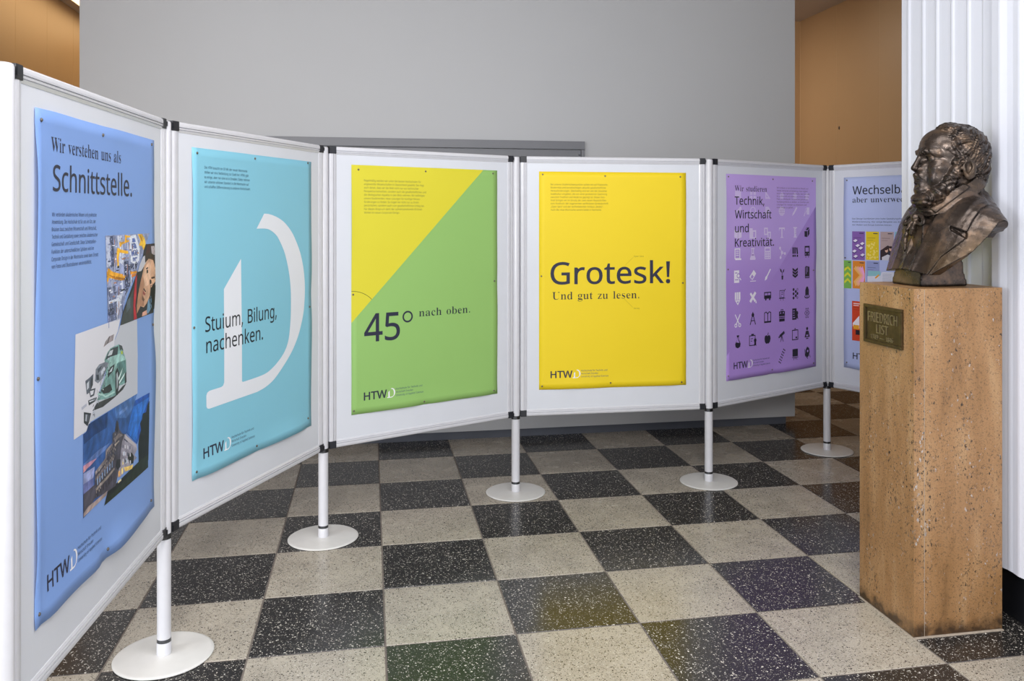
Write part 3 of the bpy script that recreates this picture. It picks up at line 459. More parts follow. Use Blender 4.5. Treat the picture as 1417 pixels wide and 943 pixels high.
def text(s, u0, v, cap, u1=None, f='s', wt=0):
    """glyph shapes [(outer, holes...)] in poster millimetres; u0..u1 span the line, v is the baseline, cap the capital height"""
    F = SANS if f == 's' else SERIF
    ky = cap/CAPH[f]
    last = F[s[-1]][1]; w = width_of(F, s[:-1])+(max(x for q in last for x, y in q) if last else 0)
    fx = F[s[0]][1]; x0 = min(x for q in fx for x, y in q)
    kx = ky if u1 is None else (u1-u0)/(w-x0)
    out = []; x = -x0; WORD.clear(); wi = 0
    for ch in s:
        a, loops = F[ch]
        ls = []
        for q in loops:
            if len(q) < 3: continue
            if wt:
                q2 = offset_loop(q, wt); q = q2 if f == 's' else [(a_[0], b_[1]) for a_, b_ in zip(q2, q)]
            ls.append([(u0+(x+px)*kx, v-py*ky) for px, py in q])
        # group holes with the outline that contains them
        ar = [sum(p[0]*q[1]-q[0]*p[1] for p, q in zip(l, l[1:]+l[:1])) for l in ls]
        used = set()
        order = sorted(range(len(ls)), key=lambda i: -abs(ar[i]))
        for i in order:
            if i in used: continue
            g = [ls[i]]; used.add(i); bxs = [min(p[0] for p in ls[i]), max(p[0] for p in ls[i]), min(p[1] for p in ls[i]), max(p[1] for p in ls[i])]
            for j in order:
                if j in used or ar[j]*ar[i] > 0: continue
                c = ls[j][0]
                if bxs[0] <= c[0] <= bxs[1] and bxs[2] <= c[1] <= bxs[3]: g.append(ls[j]); used.add(j)
            out.append(g); WORD.append(wi)
        if ch == ' ': wi += 1
        x += a
    return out

# ---------------------------------------------------------------- posters
PW, PH = 841., 1194.
S0 = [.1256, .1352, .1371, .1279, .1354, .13]
def sstep(x): x = min(1, max(0, x)); return x*x*(3-2*x)
class Poster:
    def __init__(s, k, paper, label, amp, seed):
        s.k = k; s.amp = amp; s.r = random.Random(seed); s.ph = [s.r.uniform(0, 6.28) for _ in range(8)]
        s.o = None; s.label = label
        s.mx = BOARD[k] @ Matrix.Translation((S0[k], -.0087, .5575+PH/1000))
        s.root = None; s.paper = paper
    def disp(s, u, v):
        x, y = u/PW, v/PH; p = s.ph
        d = .0006+.0011*(1+math.sin(5.1*x+3.3*y+p[0])*math.sin(7.3*y+p[1]))*s.amp*(1-.6*max(0, 1-min(x, 1-x)/.06))
        pin = 1
        for c in (.02, .48, .97): pin *= 1-math.exp(-((x-c)/.055)**2)
        d += s.amp*.0085*sstep((y-.935)/.065)*pin*(.65+.35*math.sin(9*x+p[2]))
        d += s.amp*.0026*sstep((.03-y)/.03)*pin*(.5+.5*math.sin(11*x+p[3]))
        pin = 1
        for c in (.015, .5, .97): pin *= 1-math.exp(-((y-c)/.07)**2)
        e = sstep((.045-x)/.045)+sstep((x-.955)/.045)
        d += s.amp*.004*e*pin*(.5+.5*math.sin(8*y+p[4]+(3 if x > .5 else 0)))
        return d
    def P(s, u, v, off=0): return Vector((u/1000, -(s.disp(u, v)+off), -v/1000))
    def sheet(s, name, m, half=None, off=0, parent=None, cols=None, nu=26, nv=38, rect=(0, 0, PW, PH)):
        """paper grid, clipped to a half plane a*u+b*v+c>=0 when given; cols(u, v) gives a printed tone"""
        bm = bmesh.new(); vm = {}; lay = bm.loops.layers.float_color.new('Color') if cols else None
        def V(u, v):
            key = (round(u, 2), round(v, 2))
            if key not in vm: vm[key] = bm.verts.new(s.P(u, v, off))
            return vm[key]
        U = [rect[0]+(rect[2]-rect[0])*i/nu for i in range(nu+1)]; W = [rect[1]+(rect[3]-rect[1])*j/nv for j in range(nv+1)]
        for i in range(nu):
            for j in range(nv):
                q = [(U[i], W[j]), (U[i], W[j+1]), (U[i+1], W[j+1]), (U[i+1], W[j])]
                if half:
                    A, B, C = half; o = []
                    for p, r in zip(q, q[1:]+q[:1]):
                        dp, dr = A*p[0]+B*p[1]+C, A*r[0]+B*r[1]+C
                        if dp >= 0: o.append(p)
                        if dp*dr < 0:
                            t = dp/(dp-dr); o.append((p[0]+(r[0]-p[0])*t, p[1]+(r[1]-p[1])*t))
                    q = o
                if len(q) < 3: continue
                vs = []
                for p in q:
                    x = V(*p)
                    if x not in vs: vs.append(x)
                if len(vs) < 3: continue
                try: f = bm.faces.new(vs)
                except ValueError: continue
                f.smooth = True
                if cols:
                    for l in f.loops: l[lay] = (*lin(cols(l.vert.co.x*1000, -l.vert.co.z*1000)), 1)
        bm.normal_update()
        return obj(name, bm, m, parent or s.root)
    def begin(s, m):
        s.root = thing('poster', s.label, 'poster', s.mx, 'posters pinned to the display boards', base=s._base(m))
    def _base(s, m):
        s.root = None; o = s.sheet('poster', m); s.root = o
        md = o.modifiers.new('paper', 'SOLIDIFY'); md.thickness = .0004; md.offset = -1
        return o
    def flat(s, name, items, layer=1, label=None, parent=None, soft=0):
        """items [(colour, [outer, holes...])] printed flat on the paper, later ones over earlier ones"""
        bm = bmesh.new(); lay = bm.loops.layers.float_color.new('Color')
        for it in items:
            c, loops = it[0], it[1]; L = it[2] if len(it) > 2 else layer
            off = .00035+.00016*L
            flatp = [p for l in loops for p in l]
            tri = tessellate_polygon([[Vector((x, y, 0)) for x, y in l] for l in loops])
            vm = {}
            def V(p):
                key = (round(p[0], 3), round(p[1], 3))
                if key not in vm: vm[key] = bm.verts.new(s.P(p[0], p[1], off))
                return vm[key]
            def put(a, b, c, depth=0):
                ls = [math.hypot(b[0]-a[0], b[1]-a[1]), math.hypot(c[0]-b[0], c[1]-b[1]), math.hypot(a[0]-c[0], a[1]-c[1])]
                k = ls.index(max(ls))
                if ls[k] > (11 if soft else 34) and depth < 12:
                    a, b, c = ((a, b, c), (b, c, a), (c, a, b))[k]; m = ((a[0]+b[0])/2, (a[1]+b[1])/2)
                    put(a, m, c, depth+1); put(m, b, c, depth+1); return
                q = [V(a), V(b), V(c)]
                if len(set(q)) < 3: return
                try: f = bm.faces.new(q)
                except ValueError: return
                for l in f.loops:
                    t_ = 1
                    if soft and min(c_) < 170:                 # soft tones within a printed photograph
                        x, y = l.vert.co.x*1000, -l.vert.co.z*1000
                        t_ = 1+soft*math.sin(.085*x+2*math.sin(.05*y))*math.sin(.07*y+1.7*math.sin(.06*x))+.5*soft*math.sin(.31*x+.2*y)*math.sin(.27*y-.12*x)
                    l[lay] = (*lin([min(255, q_*t_) for q_ in c_]), 1)
            c_ = c
            for t in tri:
                if len(set(t)) < 3: continue
                p = [flatp[i] for i in t]
                ar = (p[1][0]-p[0][0])*(p[2][1]-p[0][1])-(p[2][0]-p[0][0])*(p[1][1]-p[0][1])
                if abs(ar) < 1e-4: continue
                put(*(p if ar < 0 else p[::-1]))
        lo = [v for v in bm.verts if not v.link_faces]
        for v in lo: bm.verts.remove(v)
        o = obj(name, bm, ink, parent or s.root)
        if label: o['label'] = label
        return o
    def words(s, name, lines, col, layer=2, label=None, **kw):
        if name in ('heading', 'headline'):      # big words: each word a part of its own
            for l in lines:
                G = text(*l, **kw); W = WORD[:]
                for n in sorted(set(W)): s.flat(name+'_word', [(col, g) for g, k in zip(G, W) if k == n], layer)
            return
        o = s.flat(name, [(col, g) for l in lines for g in text(*l, **kw)], layer, label)
        if name in ('small_print', 'logo_caption'): o['kind'] = 'stuff'
        return o
    def pins(s, pts):
        for u, v in pts:
            o = obj('pin', PIN, None, s.root); q = s.P(u, v)
            o.matrix_local = Matrix.Translation(q) @ Matrix.Rotation(math.pi/2, 4, 'X')
ink = mat('print_ink', (128, 128, 128), .5, spec=.35)
at = nd(ink, 'ShaderNodeAttribute', attribute_name='Color'); ln(ink, at.outputs['Color'], bsdf(ink).inputs['Base Color'])
PIN = bpy.data.meshes.new('pin'); _b = lathe([(0, .0042), (.0030, .0038), (.0046, .0022), (.0048, .0006), (.0044, -.0008), (0, -.0008)], 14); _b.to_mesh(PIN); _b.free(); PIN.materials.append(pin_metal)
def paper(name, col): return noise_vary(mat(name, col, .5, spec=.35), 2.2, .012)
NAVY = (44, 46, 66); DIM = (86, 104, 130); WHITE = (238, 238, 242)
def rect(u, v, w_, h): return [(u, v), (u+w_, v), (u+w_, v+h), (u, v+h)]
def disc(u, v, r, n=14, ry=None): return [(u+r*math.cos(6.2832*k/n), v+(ry or r)*math.sin(6.2832*k/n)) for k in range(n)]
def bar(x0, y0, x1, y1, w_):
    dx, dy = x1-x0, y1-y0; L = math.hypot(dx, dy); nx, ny = -dy/L*w_/2, dx/L*w_/2
    return [(x0+nx, y0+ny), (x1+nx, y1+ny), (x1-nx, y1-ny), (x0-nx, y0-ny)]
# the big D with a slanted stem, foot and open bowl (millimetres on the turquoise poster)
BIGD = [(187, 523), (299, 413), (303, 884), (303, 893), (309, 897), (373, 897), (461, 894), (516, 881), (572, 856), (620, 822), (650, 775), (664, 700), (667, 640), (664, 560), (649, 486), (616, 404), (573, 346), (545, 322), (500, 302), (460, 297), (407, 297), (461, 236), (500, 238), (552, 249), (600, 266), (637, 287), (675, 317), (703, 349), (729, 385), (749, 421), (768, 470), (779, 518), (784, 570), (781, 630), (772, 680), (752, 730), (728, 774), (690, 820), (650, 855), (592, 895), (530, 930), (470, 948), (410, 956), (98, 956), (86, 953), (80, 945), (79, 905), (84, 895), (98, 890), (168, 890), (180, 887), (187, 876)]
def catmull(L):
    out = []
    for i in range(len(L)-1):
        p0, p1, p2, p3 = L[max(0, i-1)], L[i], L[i+1], L[min(len(L)-1, i+2)]
        for t in (0, .25, .5, .75):
            out.append(tuple(.5*(2*b_+(c_-a_)*t+(2*a_-5*b_+4*c_-d_)*t*t+(3*b_-a_-3*c_+d_)*t**3) for a_, b_, c_, d_ in zip(p0, p1, p2, p3)))
    return out+[L[-1]]
_i, _o, _e = BIGD.index((373, 897)), BIGD.index((407, 297)), BIGD.index((461, 236)); _f = BIGD.index((410, 956))
BIGD = BIGD[:_i]+catmull(BIGD[_i:_o+1])+catmull(BIGD[_e:_f+1])+BIGD[_f+1:]
def logo(P, dx=0):
    cap = 37
    its = [(NAVY, g) for g in text('HTW', 65, 1132, cap, 186, wt=15)]
    k = 46/720.
    its.append((WHITE, [[(188+(x-79)*k*.98+dx, 1136+(y-956)*k) for x, y in BIGD]], 3))
    P.flat('logo', its)
    P.words('logo_caption', [('Hochschule für Technik und', 236, 1101, 9.2, 384), ('Wirtschaft Dresden', 236, 1117, 9.2, 332), ('University of Applied Sciences', 236, 1133, 9.2, 391)], (62, 84, 112))
def para(P, lines, u0, v0, dv, cap, ends, col=(76, 84, 100)):
    P.words('small_print', [(l, u0, v0+i*dv, cap, e) for i, (l, e) in enumerate(zip(lines, ends))], col)

posters = []
# 1 pale blue
p1 = Poster(0, None, 'pale blue poster headed Schnittstelle with three small photographs', 2.0, 4); p1.begin(paper('paper_blue', (126, 160, 220)))
p1.words('heading', [('Wir verstehen uns als', 77, 94, 34, 544)], NAVY, f='r', wt=-13)
p1.words('headline', [('Schnittstelle.', 88, 188, 62, 632)], NAVY, wt=5)
para(p1, ['Wir verbinden akademisches Wissen und praktische', 'Anwendung. Die Hochschule ist für uns ein Ort, der', 'Brücken baut zwischen Wissenschaft und Wirtschaft,', 'Technik und Gestaltung sowie zwischen akademischer', 'Gemeinschaft und Gesellschaft. Diese Schnittstellen-', 'Funktion der unterschiedlichen Sphären wird im', 'Corporate Design in der Wortmarke sowie beim Einsatz', 'von Fotos und Illustrationen versinnbildlicht.'], 83, 249, 17.8, 9.6, [361, 355, 360, 368, 358, 340, 371, 325], (56, 76, 116))
logo(p1); p1.pins([(27, 26), (404, 25), (812, 16), (829, 600), (14, 622), (806, 1163), (425, 1172), (22, 1166)])
# 2 turquoise
p2 = Poster(1, None, 'turquoise poster with a giant white open letter D', 1.3, 8); p2.begin(paper('paper_turquoise', (132, 196, 218)))
big = p2.flat('giant_letter', [((226, 230, 238), [BIGD])], 1, 'giant white letter D with an open bowl')
p2.words('headline', [('Stuium, Bilung,', 74, 671, 55, 553), ('nachenken.', 79, 749, 55, 450)], (32, 38, 50), wt=3)
para(p2, ['Die HTW braucht ein D! Mit der neuen Wortmarke', 'stellen wir eine Verbindung zur Stadt her: HTWs gibt', 'es einige, aber nur eine ist in Dresden. Daher nehmen', 'wir unseren schönen Standort in die Wortmarke auf', 'und schaffen Differenzierung zu anderen Hochschulen.'], 69, 73, 17.6, 9.6, [340, 349, 357, 351, 362], (52, 84, 112))
logo(p2); p2.pins([(28, 19), (393, 15), (809, 7), (11, 647), (825, 654), (812, 1154), (405, 1173), (25, 1168)])
# 3 green with a yellow corner
p3 = Poster(2, None, 'green poster with a yellow upper left triangle and 45 degree sign', 1.1, 15); p3.begin(paper('paper_green', (146, 190, 108)))
p3.sheet('yellow_corner', paper('paper_lime_yellow', (218, 208, 56)), (-755, -752, 755*752), .0004)
p3.flat('angle_arc', [((92, 96, 40), [[(152*math.sin(t), 755-152*math.cos(t)) for t in [math.pi/4*i/12 for i in range(13)]]+[(149.5*math.sin(t), 755-149.5*math.cos(t)) for t in [math.pi/4*i/12 for i in range(12, -1, -1)]]])])
R_ = lambda cx_, cy, r, w_: [disc(cx_, cy, r, 28), disc(cx_, cy, r-w_, 28)]
p3.flat('numerals', [(NAVY, g) for g in text('45', 68, 852, 133, 257, wt=7)]+[(NAVY, R_(301, 745, 29, 8.5))])
p3.words('heading', [('nach oben.', 364, 749, 38, 669)], (40, 44, 60), f='r', wt=-13)
para(p3, ['Regelmäßig werden wir unter die besten Hochschulen für', 'angewandte Wissenschaften in Deutschland gewählt. Das liegt', 'auch daran, dass wir die Welt nicht nur aus technischer', 'Perspektive betrachten, sondern auch die gesellschaftlichen und', 'die ökologischen Aspekte in den Blick nehmen. Wir befähigen', 'unsere Studierenden, neue Lösungen für künftige Heraus-', 'forderungen zu finden. So tragen wir nicht nur zu Ihrem', 'persönlichen, sondern auch zum gesellschaftlichen Erfolg bei.', 'Für diesen Anspruch steht der aufwärtsstrebende 45-Grad-', 'Winkel im neuen Corporate Design.'], 65, 78, 17.2, 9.6, [376, 393, 363, 405, 397, 371, 363, 395, 383, 256], (112, 112, 62))
logo(p3); p3.pins([(36, 22), (403, 19), (813, 17), (9, 620), (823, 591), (12, 1176), (396, 1180), (819, 1176)])
# 4 yellow
p4 = Poster(3, None, 'plain yellow poster with the big word Grotesk!', .8, 23); p4.begin(paper('paper_yellow', (236, 208, 34)))
p4.words('headline', [('Grotesk!', 65, 618, 119, 746)], NAVY, wt=7)
p4.words('heading', [('Und gut zu lesen.', 73, 702, 41, 568)], (46, 46, 52), f='r', wt=-13)
for l in (('Open Sans', 536, 472, 8.5, 594), ('Besley', 537, 762, 8.5, 570)): p4.words('small_print', [l], (150, 132, 30))
p4.flat('pointer_line', [((176, 154, 30), [bar(533, 474, 488, 516, 1.2)]), ((176, 154, 30), [bar(482, 705, 531, 753, 1.2)])])
para(p4, ['Bei unseren Studienschwerpunkten achten wir auf Praxisnähe,', 'Modernität und berücksichtigen aktuelle gesellschaftliche', 'Herausforderungen. Gleichzeitig sind wir von der Dresdner', 'Stadtkultur umgeben, die von einer produktiven Spannung', 'zwischen Tradition und Moderne geprägt ist. Diesen Kon-', 'trast bringen wir im Einsatz der zwei neuen Hausschriften', 'zum Ausdruck: der sogenannten serifenlosen Groteskschrift', '„Open Sans“ und der serifenbetonten Antiqua „Besley“.', 'Auch die neue Wortmarke vereint beide in Harmonie.'], 65, 75, 17.4, 9.6, [387, 375, 382, 382, 371, 377, 389, 360, 351], (136, 120, 44))
logo(p4); p4.pins([(20, 16), (372, 22), (807, 23), (13, 573), (822, 620), (17, 1175), (403, 1169), (815, 1178)])
# 5 purple with icons
p5 = Poster(4, None, 'purple poster with rows of small white and black study icons', 1.2, 31); p5.begin(paper('paper_purple', (176, 143, 220)))
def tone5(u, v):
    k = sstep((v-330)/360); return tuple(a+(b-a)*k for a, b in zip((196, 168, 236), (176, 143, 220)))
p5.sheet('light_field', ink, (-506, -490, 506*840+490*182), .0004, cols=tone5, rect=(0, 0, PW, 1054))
p5.words('heading', [('Wir studieren', 71, 98, 32, 360)], (44, 40, 62), f='r', wt=-13)
p5.words('headline', [('Technik,', 71, 177, 47, 335), ('Wirtschaft', 73, 257, 47, 402), ('und', 75, 338, 47, 194), ('Kreativität.', 74, 422, 47, 426)], (26, 26, 38), wt=6)
para(p5, ['Wir studieren an der Schnittstelle von Mensch und', 'Technik, Wirtschaft und Gestaltung. Unser Angebot', 'reicht von den Ingenieurwissenschaften über Informatik', 'bis zu Wirtschaft und Landbau, und immer steht die', 'Praxis im Mittelpunkt. So lernen wir gemeinsam', 'fachübergreifend zu denken, zu forschen und', 'Lösungen für morgen zu entwickeln und', 'neue Wege zu gehen.'], 453, 76, 17, 9.2, [761, 756, 776, 766, 757, 768, 745, 615], (96, 76, 130))
UX = [100, 232, 367, 502, 630, 750]; VY = [114, 213, 345, 466, 596, 723, 850, 976, 1097]
CELL = {}
def ic(c, r, col, *shapes):
    for s_ in shapes:
        loops = s_ if isinstance(s_[0], list) else [s_]
        cell = CELL.setdefault((r, c), []); cell.append((col, [[(UX[c]+x, VY[r]+y) for x, y in l] for l in loops], 1+.05*len(cell)))
Lt = lambda k: tuple(a+(b-a)*k for a, b in zip((214, 194, 244), (242, 237, 250)))
K = (34, 30, 46); W0, W1, W2 = Lt(.1), Lt(.35), Lt(1)
fr = lambda x, y, w_, h, t=4: [rect(x, y, w_, h), rect(x+t, y+t, w_-2*t, h-2*t)]
ic(0, 0, W0, rect(-26, -18, 52, 42)); ic(1, 0, W0, *[rect(x, y, 22, 18) for x in (-26, 4) for y in (-14, 10)])
ic(2, 0, W0, [[(-22, -22), (28, 26), (-22, 26)], [(-12, 0), (4, 16), (-12, 16)]])
for c in (3, 4, 5): ic(c, 0, W0, [(-24, 4), (0, -20), (24, 4)], rect(-16, 4, 32, 22))
ic(0, 1, W0, bar(-24, 14, 22, -14, 16), disc(20, -14, 11)); ic(1, 1, W0, [disc(0, 0, 26, 20), disc(0, 0, 19, 20)], rect(-28, 2, 10, 20), rect(18, 2, 10, 20))
ic(2, 1, W0, [(-22, -26), (8, -26), (24, -10), (24, 26), (-22, 26)]); ic(3, 1, W1, disc(0, 0, 29, 22)); 
for q in (bar(-27, -6, 27, -6, 3), bar(-27, 7, 27, 7, 3), bar(0, -28, 0, 28, 3), bar(-14, -24, -14, 24, 3), bar(14, -24, 14, 24, 3)): ic(3, 1, (178, 148, 214), q)
ic(4, 1, W1, bar(-14, 16, 18, -24, 13), [(-28, 30), (-20, 8), (-8, 18)]); ic(5, 1, W1, rect(-4, -24, 28, 44), bar(-28, 26, -2, -8, 4), bar(-28, 26, -14, -20, 3), disc(-28, 26, 5))
ic(0, 2, W1, [(-32, -22), (0, -12), (32, -22), (32, 22), (0, 32), (-32, 22)], ); ic(0, 2, (178, 148, 214), bar(0, -12, 0, 30, 3)); ic(1, 2, W1, rect(-30, -30, 28, 62), fr(-6, -18, 36, 50, 9))
ic(2, 2, W1, fr(-32, -32, 34, 44, 8), fr(0, -8, 30, 42, 8)); ic(3, 2, W1, rect(-28, -32, 56, 9), rect(-28, -32, 5, 18), rect(23, -32, 5, 18), rect(-5, -32, 10, 62), rect(-14, 26, 28, 5))
ic(4, 2, W1, rect(-9, -30, 20, 58), rect(-18, -34, 38, 7), rect(-14, 24, 30, 7)); 
for y in (-18, -6, 6): ic(4, 2, (178, 148, 214), rect(0, y, 11, 3))
ic(5, 2, K, [(-26, -8), (2, -8), (2, 30), (-26, 26)], [(6, -8), (24, -24), (24, 10), (6, 28)], [(-22, -14), (-4, -30), (24, -30), (6, -14)]); ic(5, 2, tone5(1, 400), bar(-20, -14, 2, -28, 3))
ic(0, 3, W2, fr(-28, -34, 48, 62, 6), rect(-22, 24, 52, 10), *[rect(-16, y, 24, 4) for y in (-20, -8, 4)])
ic(1, 3, W1, rect(-16, -34, 32, 6), [(-10, -28), (10, -28), (10, -2), (26, 30), (22, 36), (-22, 36), (-26, 30), (-10, -2)]); ic(1, 3, (176, 146, 212), rect(-3, -28, 6, 24), [(-8, 2), (8, 2), (13, 12), (-13, 12)])
ic(2, 3, W1, [rect(-28, -36, 56, 72), rect(-20, -28, 40, 14), *[rect(x, y, 8, 8) for x in (-19, -4, 11) for y in (-6, 8, 22)]])
ic(3, 3, W1, bar(0, 0, -16, -26, 5), bar(0, 0, -14, 30, 5), bar(0, 0, 26, 6, 5), disc(0, 0, 11), disc(-18, -28, 9), disc(-14, 30, 9), disc(28, 6, 9))
ic(4, 3, K, *[rect(x, -30, 13, 40) for x in (-26, -8)], bar(16, -28, 22, 12, 13), rect(-26, 16, 13, 13), rect(-8, 16, 13, 13), rect(15, 17, 13, 13))
ic(5, 3, K, [rect(-25, -36, 50, 62), rect(-17, -26, 34, 26)], rect(-17, 30, 8, 6), rect(10, 30, 8, 6)); ic(5, 3, (176, 143, 220), disc(-14, 14, 4, 8), disc(14, 14, 4, 8))
ic(0, 4, W2, rect(-32, -36, 44, 72), ); ic(0, 4, (168, 138, 210), [disc(6, -4, 15, 18), disc(6, -4, 10, 18)], rect(-24, 16, 30, 5), rect(-24, -24, 20, 5)); ic(0, 4, W2, bar(16, 8, 28, 22, 6), disc(6, -4, 10, 14))
ic(1, 4, W2, [[(8, -34), (30, -12), (-4, 26), (-30, 6)], [(-6, -8), (8, 6), (-6, 20), (-20, 8)]], rect(-24, 30, 52, 4))
ic(2, 4, W2, bar(-6, 8, 26, -34, 9), [(-28, 34), (-20, 10), (-8, 4), (-2, 12), (-8, 26)])
ic(3, 4, K, [(-22, -34), (-6, -26), (0, -6), (-14, -14)], [(22, -30), (10, -24), (2, -6), (16, -12)], bar(0, -8, 0, 8, 5), [(-6, 10), (12, 10), (8, 36), (-4, 34)])
for y in (-26, -8, 10): ic(4, 4, K, [(-26, y-8), (0, y+6), (26, y-8), (26, y+6), (0, y+20), (-26, y+6)])
ic(5, 4, K, [rect(-22, -34, 46, 70), rect(-12, -40, 5, 50), rect(2, -38, 4, 36)], ); ic(5, 4, (176, 143, 220), rect(-18, 26, 38, 4))
ic(0, 5, W2, [(-26, -36), (-14, -36), (-14, 8), (-26, 8)], [(-10, -36), (2, -36), (2, 8), (-10, 8)], [(6, -36), (22, -36), (22, 8), (6, 8)], [[(-26, 10), (22, 10), (0, 40)], [(-10, 18), (8, 18), (-1, 30)]])
ic(1, 5, W2, bar(-24, 28, 24, -28, 18), bar(-22, -24, 22, 26, 15), [(22, 34), (34, 38), (30, 18)])
ic(2, 5, K, [rect(-33, -24, 64, 40), rect(-27, -18, 24, 14), rect(1, -18, 24, 14)], disc(-18, 20, 7), disc(18, 20, 7)); 
ic(3, 5, K, fr(-24, -28, 44, 48, 3.5), rect(-30, 20, 60, 3.5), bar(-6, -16, 8, -16, 4), bar(-8, -4, 8, -4, 4), bar(-12, 8, -4, 8, 4), bar(20, -20, 32, -34, 4), bar(-10, 24, -16, 36, 3), bar(8, 24, 14, 36, 3))
for x, y in ((-16, -26), (-16, 0), (-16, 26), (6, -13), (22, 0), (6, 13)): ic(4, 5, K, disc(x, y, 10, 6))
for x, y in ((22, -26), (22, 26)): ic(4, 5, K, [disc(x, y, 8, 6), disc(x, y, 5, 6)])
ic(5, 5, K, [(-18, 14), (-18, -16), (-10, -34), (0, -40), (10, -34), (18, -16), (18, 14)], [disc(0, 24, 27, 18, 12), disc(0, 22, 20, 18, 7)], disc(0, 22, 5, 8))
ic(0, 6, W2, bar(-24, -34, 10, 22, 7), bar(20, -34, -14, 22, 7), [disc(-18, 30, 12), disc(-18, 30, 6)], [disc(16, 30, 12), disc(16, 30, 6)])
ic(1, 6, K, disc(0, -22, 12), bar(0, -30, -24, 36, 6), bar(0, -30, 24, 36, 6), bar(-14, 12, 14, 12, 5), rect(-3, -40, 6, 12))
ic(2, 6, K, [[(-32, -28), (-14, -34), (0, -24), (14, -34), (32, -28), (32, 34), (-32, 34)], [(-26, -24), (-14, -28), (-3, -18), (-3, 24), (-26, 24)], [(26, -24), (14, -28), (3, -18), (3, 24), (26, 24)]])
ic(3, 6, K, fr(-12, -38, 24, 14, 4), [rect(-28, -26, 56, 30), rect(-18, -20, 10, 8), rect(8, -20, 10, 8)], rect(-28, 8, 56, 6), rect(-26, 18, 52, 18))
ic(4, 6, K, [rect(-28, -36, 42, 70), rect(-20, -24, 16, 5), rect(-20, -10, 14, 5), rect(-20, 4, 14, 5), rect(-20, 18, 20, 5)], disc(18, -6, 13, 12), [(10, 6), (26, 6), (30, 34), (18, 24), (8, 34)])
for t in (0, 1.047, 2.094):
    e = [(26*math.cos(q)*math.cos(t)-11*math.sin(q)*math.sin(t), 36*math.cos(q)*math.sin(t)+14*math.sin(q)*math.cos(t)) for q in [6.2832*i/18 for i in range(18)]]
    ic(5, 6, K, [e, [(x*.86, y*.86) for x, y in e]])
ic(5, 6, K, disc(0, 0, 5))
ic(0, 7, K, rect(-10, -38, 20, 8), [[(-7, -30), (7, -30), (7, -14), (24, 12), (20, 30), (0, 38), (-20, 30), (-24, 12), (-7, -14)], [(-3, -26), (3, -26), (3, -12), (14, 8), (-14, 2)]])
ic(1, 7, K, fr(-32, -28, 56, 62, 5), rect(-14, -36, 24, 10), bar(-18, -8, 2, -8, 4), bar(-18, 6, -4, 6, 4), disc(22, 4, 12), [(14, 12), (30, 12), (32, 40), (22, 30), (14, 40)])
ic(2, 7, K, [(-28, 2), (-24, -14), (-10, -18), (0, -12), (12, -18), (24, -12), (28, 4), (22, 24), (10, 34), (0, 32), (-12, 34), (-24, 22)], bar(0, -16, 8, -32, 5))
ic(3, 7, K, bar(-20, 0, 24, -24, 17), bar(-30, 8, -22, 0, 10), bar(0, -4, -14, 34, 4), bar(0, -4, 14, 34, 4), bar(0, -4, 0, 26, 3))
ic(4, 7, K, fr(-30, -30, 60, 64, 5.5), [(-12, -28), (0, -42), (12, -28), (8, -28), (0, -36), (-8, -28)], rect(4, 14, 16, 10))
ic(5, 7, K, disc(0, -28, 10), [[(-22, 14), (-14, -12), (0, -16), (14, -12), (22, 14), (26, 26), (-26, 26)], [(-10, 8), (0, 12), (10, 8), (10, 20), (-10, 20)]], bar(-12, 34, 12, 34, 6))
for t in range(6):
    q = t/5*2-1; ic(3, 8, K, bar(q*22-9*math.cos(q*4), -q*36-6*math.cos(q*4), q*22+9*math.cos(q*4), -q*36+6*math.cos(q*4), 4), disc(q*22-9*math.cos(q*4), -q*36-6*math.cos(q*4), 4.5, 8), disc(q*22+9*math.cos(q*4), -q*36+6*math.cos(q*4), 4.5, 8))
ic(4, 8, K, rect(-26, -32, 52, 46), rect(-30, 18, 60, 4), bar(-10, 22, -18, 36, 4), bar(10, 22, 18, 36, 4), bar(0, 22, 0, 32, 4))
ic(5, 8, K, [[(-2, -36), (18, -26), (24, 0), (14, 24), (-6, 34), (-20, 14), (-18, -14)], disc(4, -8, 8, 10)], bar(-26, -22, -20, 26, 4), bar(-24, 10, 4, 40, 5), bar(22, 16, 30, 34, 4))
for cell in CELL.values(): p5.flat('icon', cell)
logo(p5); p5.pins([(18, 16), (416, 21), (804, 22), (16, 552), (815, 585), (17, 1166), (409, 1170), (815, 1171)])
# 6 lavender
p6 = Poster(5, None, 'lavender poster with rows of little brochure covers, partly hidden behind the bust', .8, 40); p6.begin(paper('paper_lavender', (184, 197, 236)))
p6.words('headline', [('Wechselbar', 63, 108, 50, 452)], (30, 34, 48), wt=6)
p6.words('heading', [('aber unverwechselbar', 61, 159, 34, 580)], (40, 44, 60), f='r', wt=-13)
para(p6, ['Das Design kombiniert eine hohe Gestaltungsfreiheit mit starker', 'Wiedererkennung. Hier einige Beispiele wie die CD-Elemente in', 'den Medien zum Einsatz kommen können.'], 59, 264, 19, 9.6, [500, 494, 327], (70, 84, 110))
its = []
cov = [(59, 338, 88, 177, (136, 98, 172)), (154, 338, 88, 174, (232, 206, 30)), (251, 338, 88, 172, (186, 166, 162)), (347, 338, 88, 172, (134, 196, 208)), (443, 338, 88, 172, (146, 190, 108)), (0, 521, 54, 175, (124, 184, 82)), (63, 521, 86, 172, (228, 142, 42)), (157, 519, 88, 170, (152, 164, 208)), (443, 519, 88, 170, (218, 92, 52)), (59, 772, 110, 246, (212, 72, 30)), (180, 772, 110, 246, (134, 168, 222)), (301, 772, 110, 246, (232, 206, 30))]
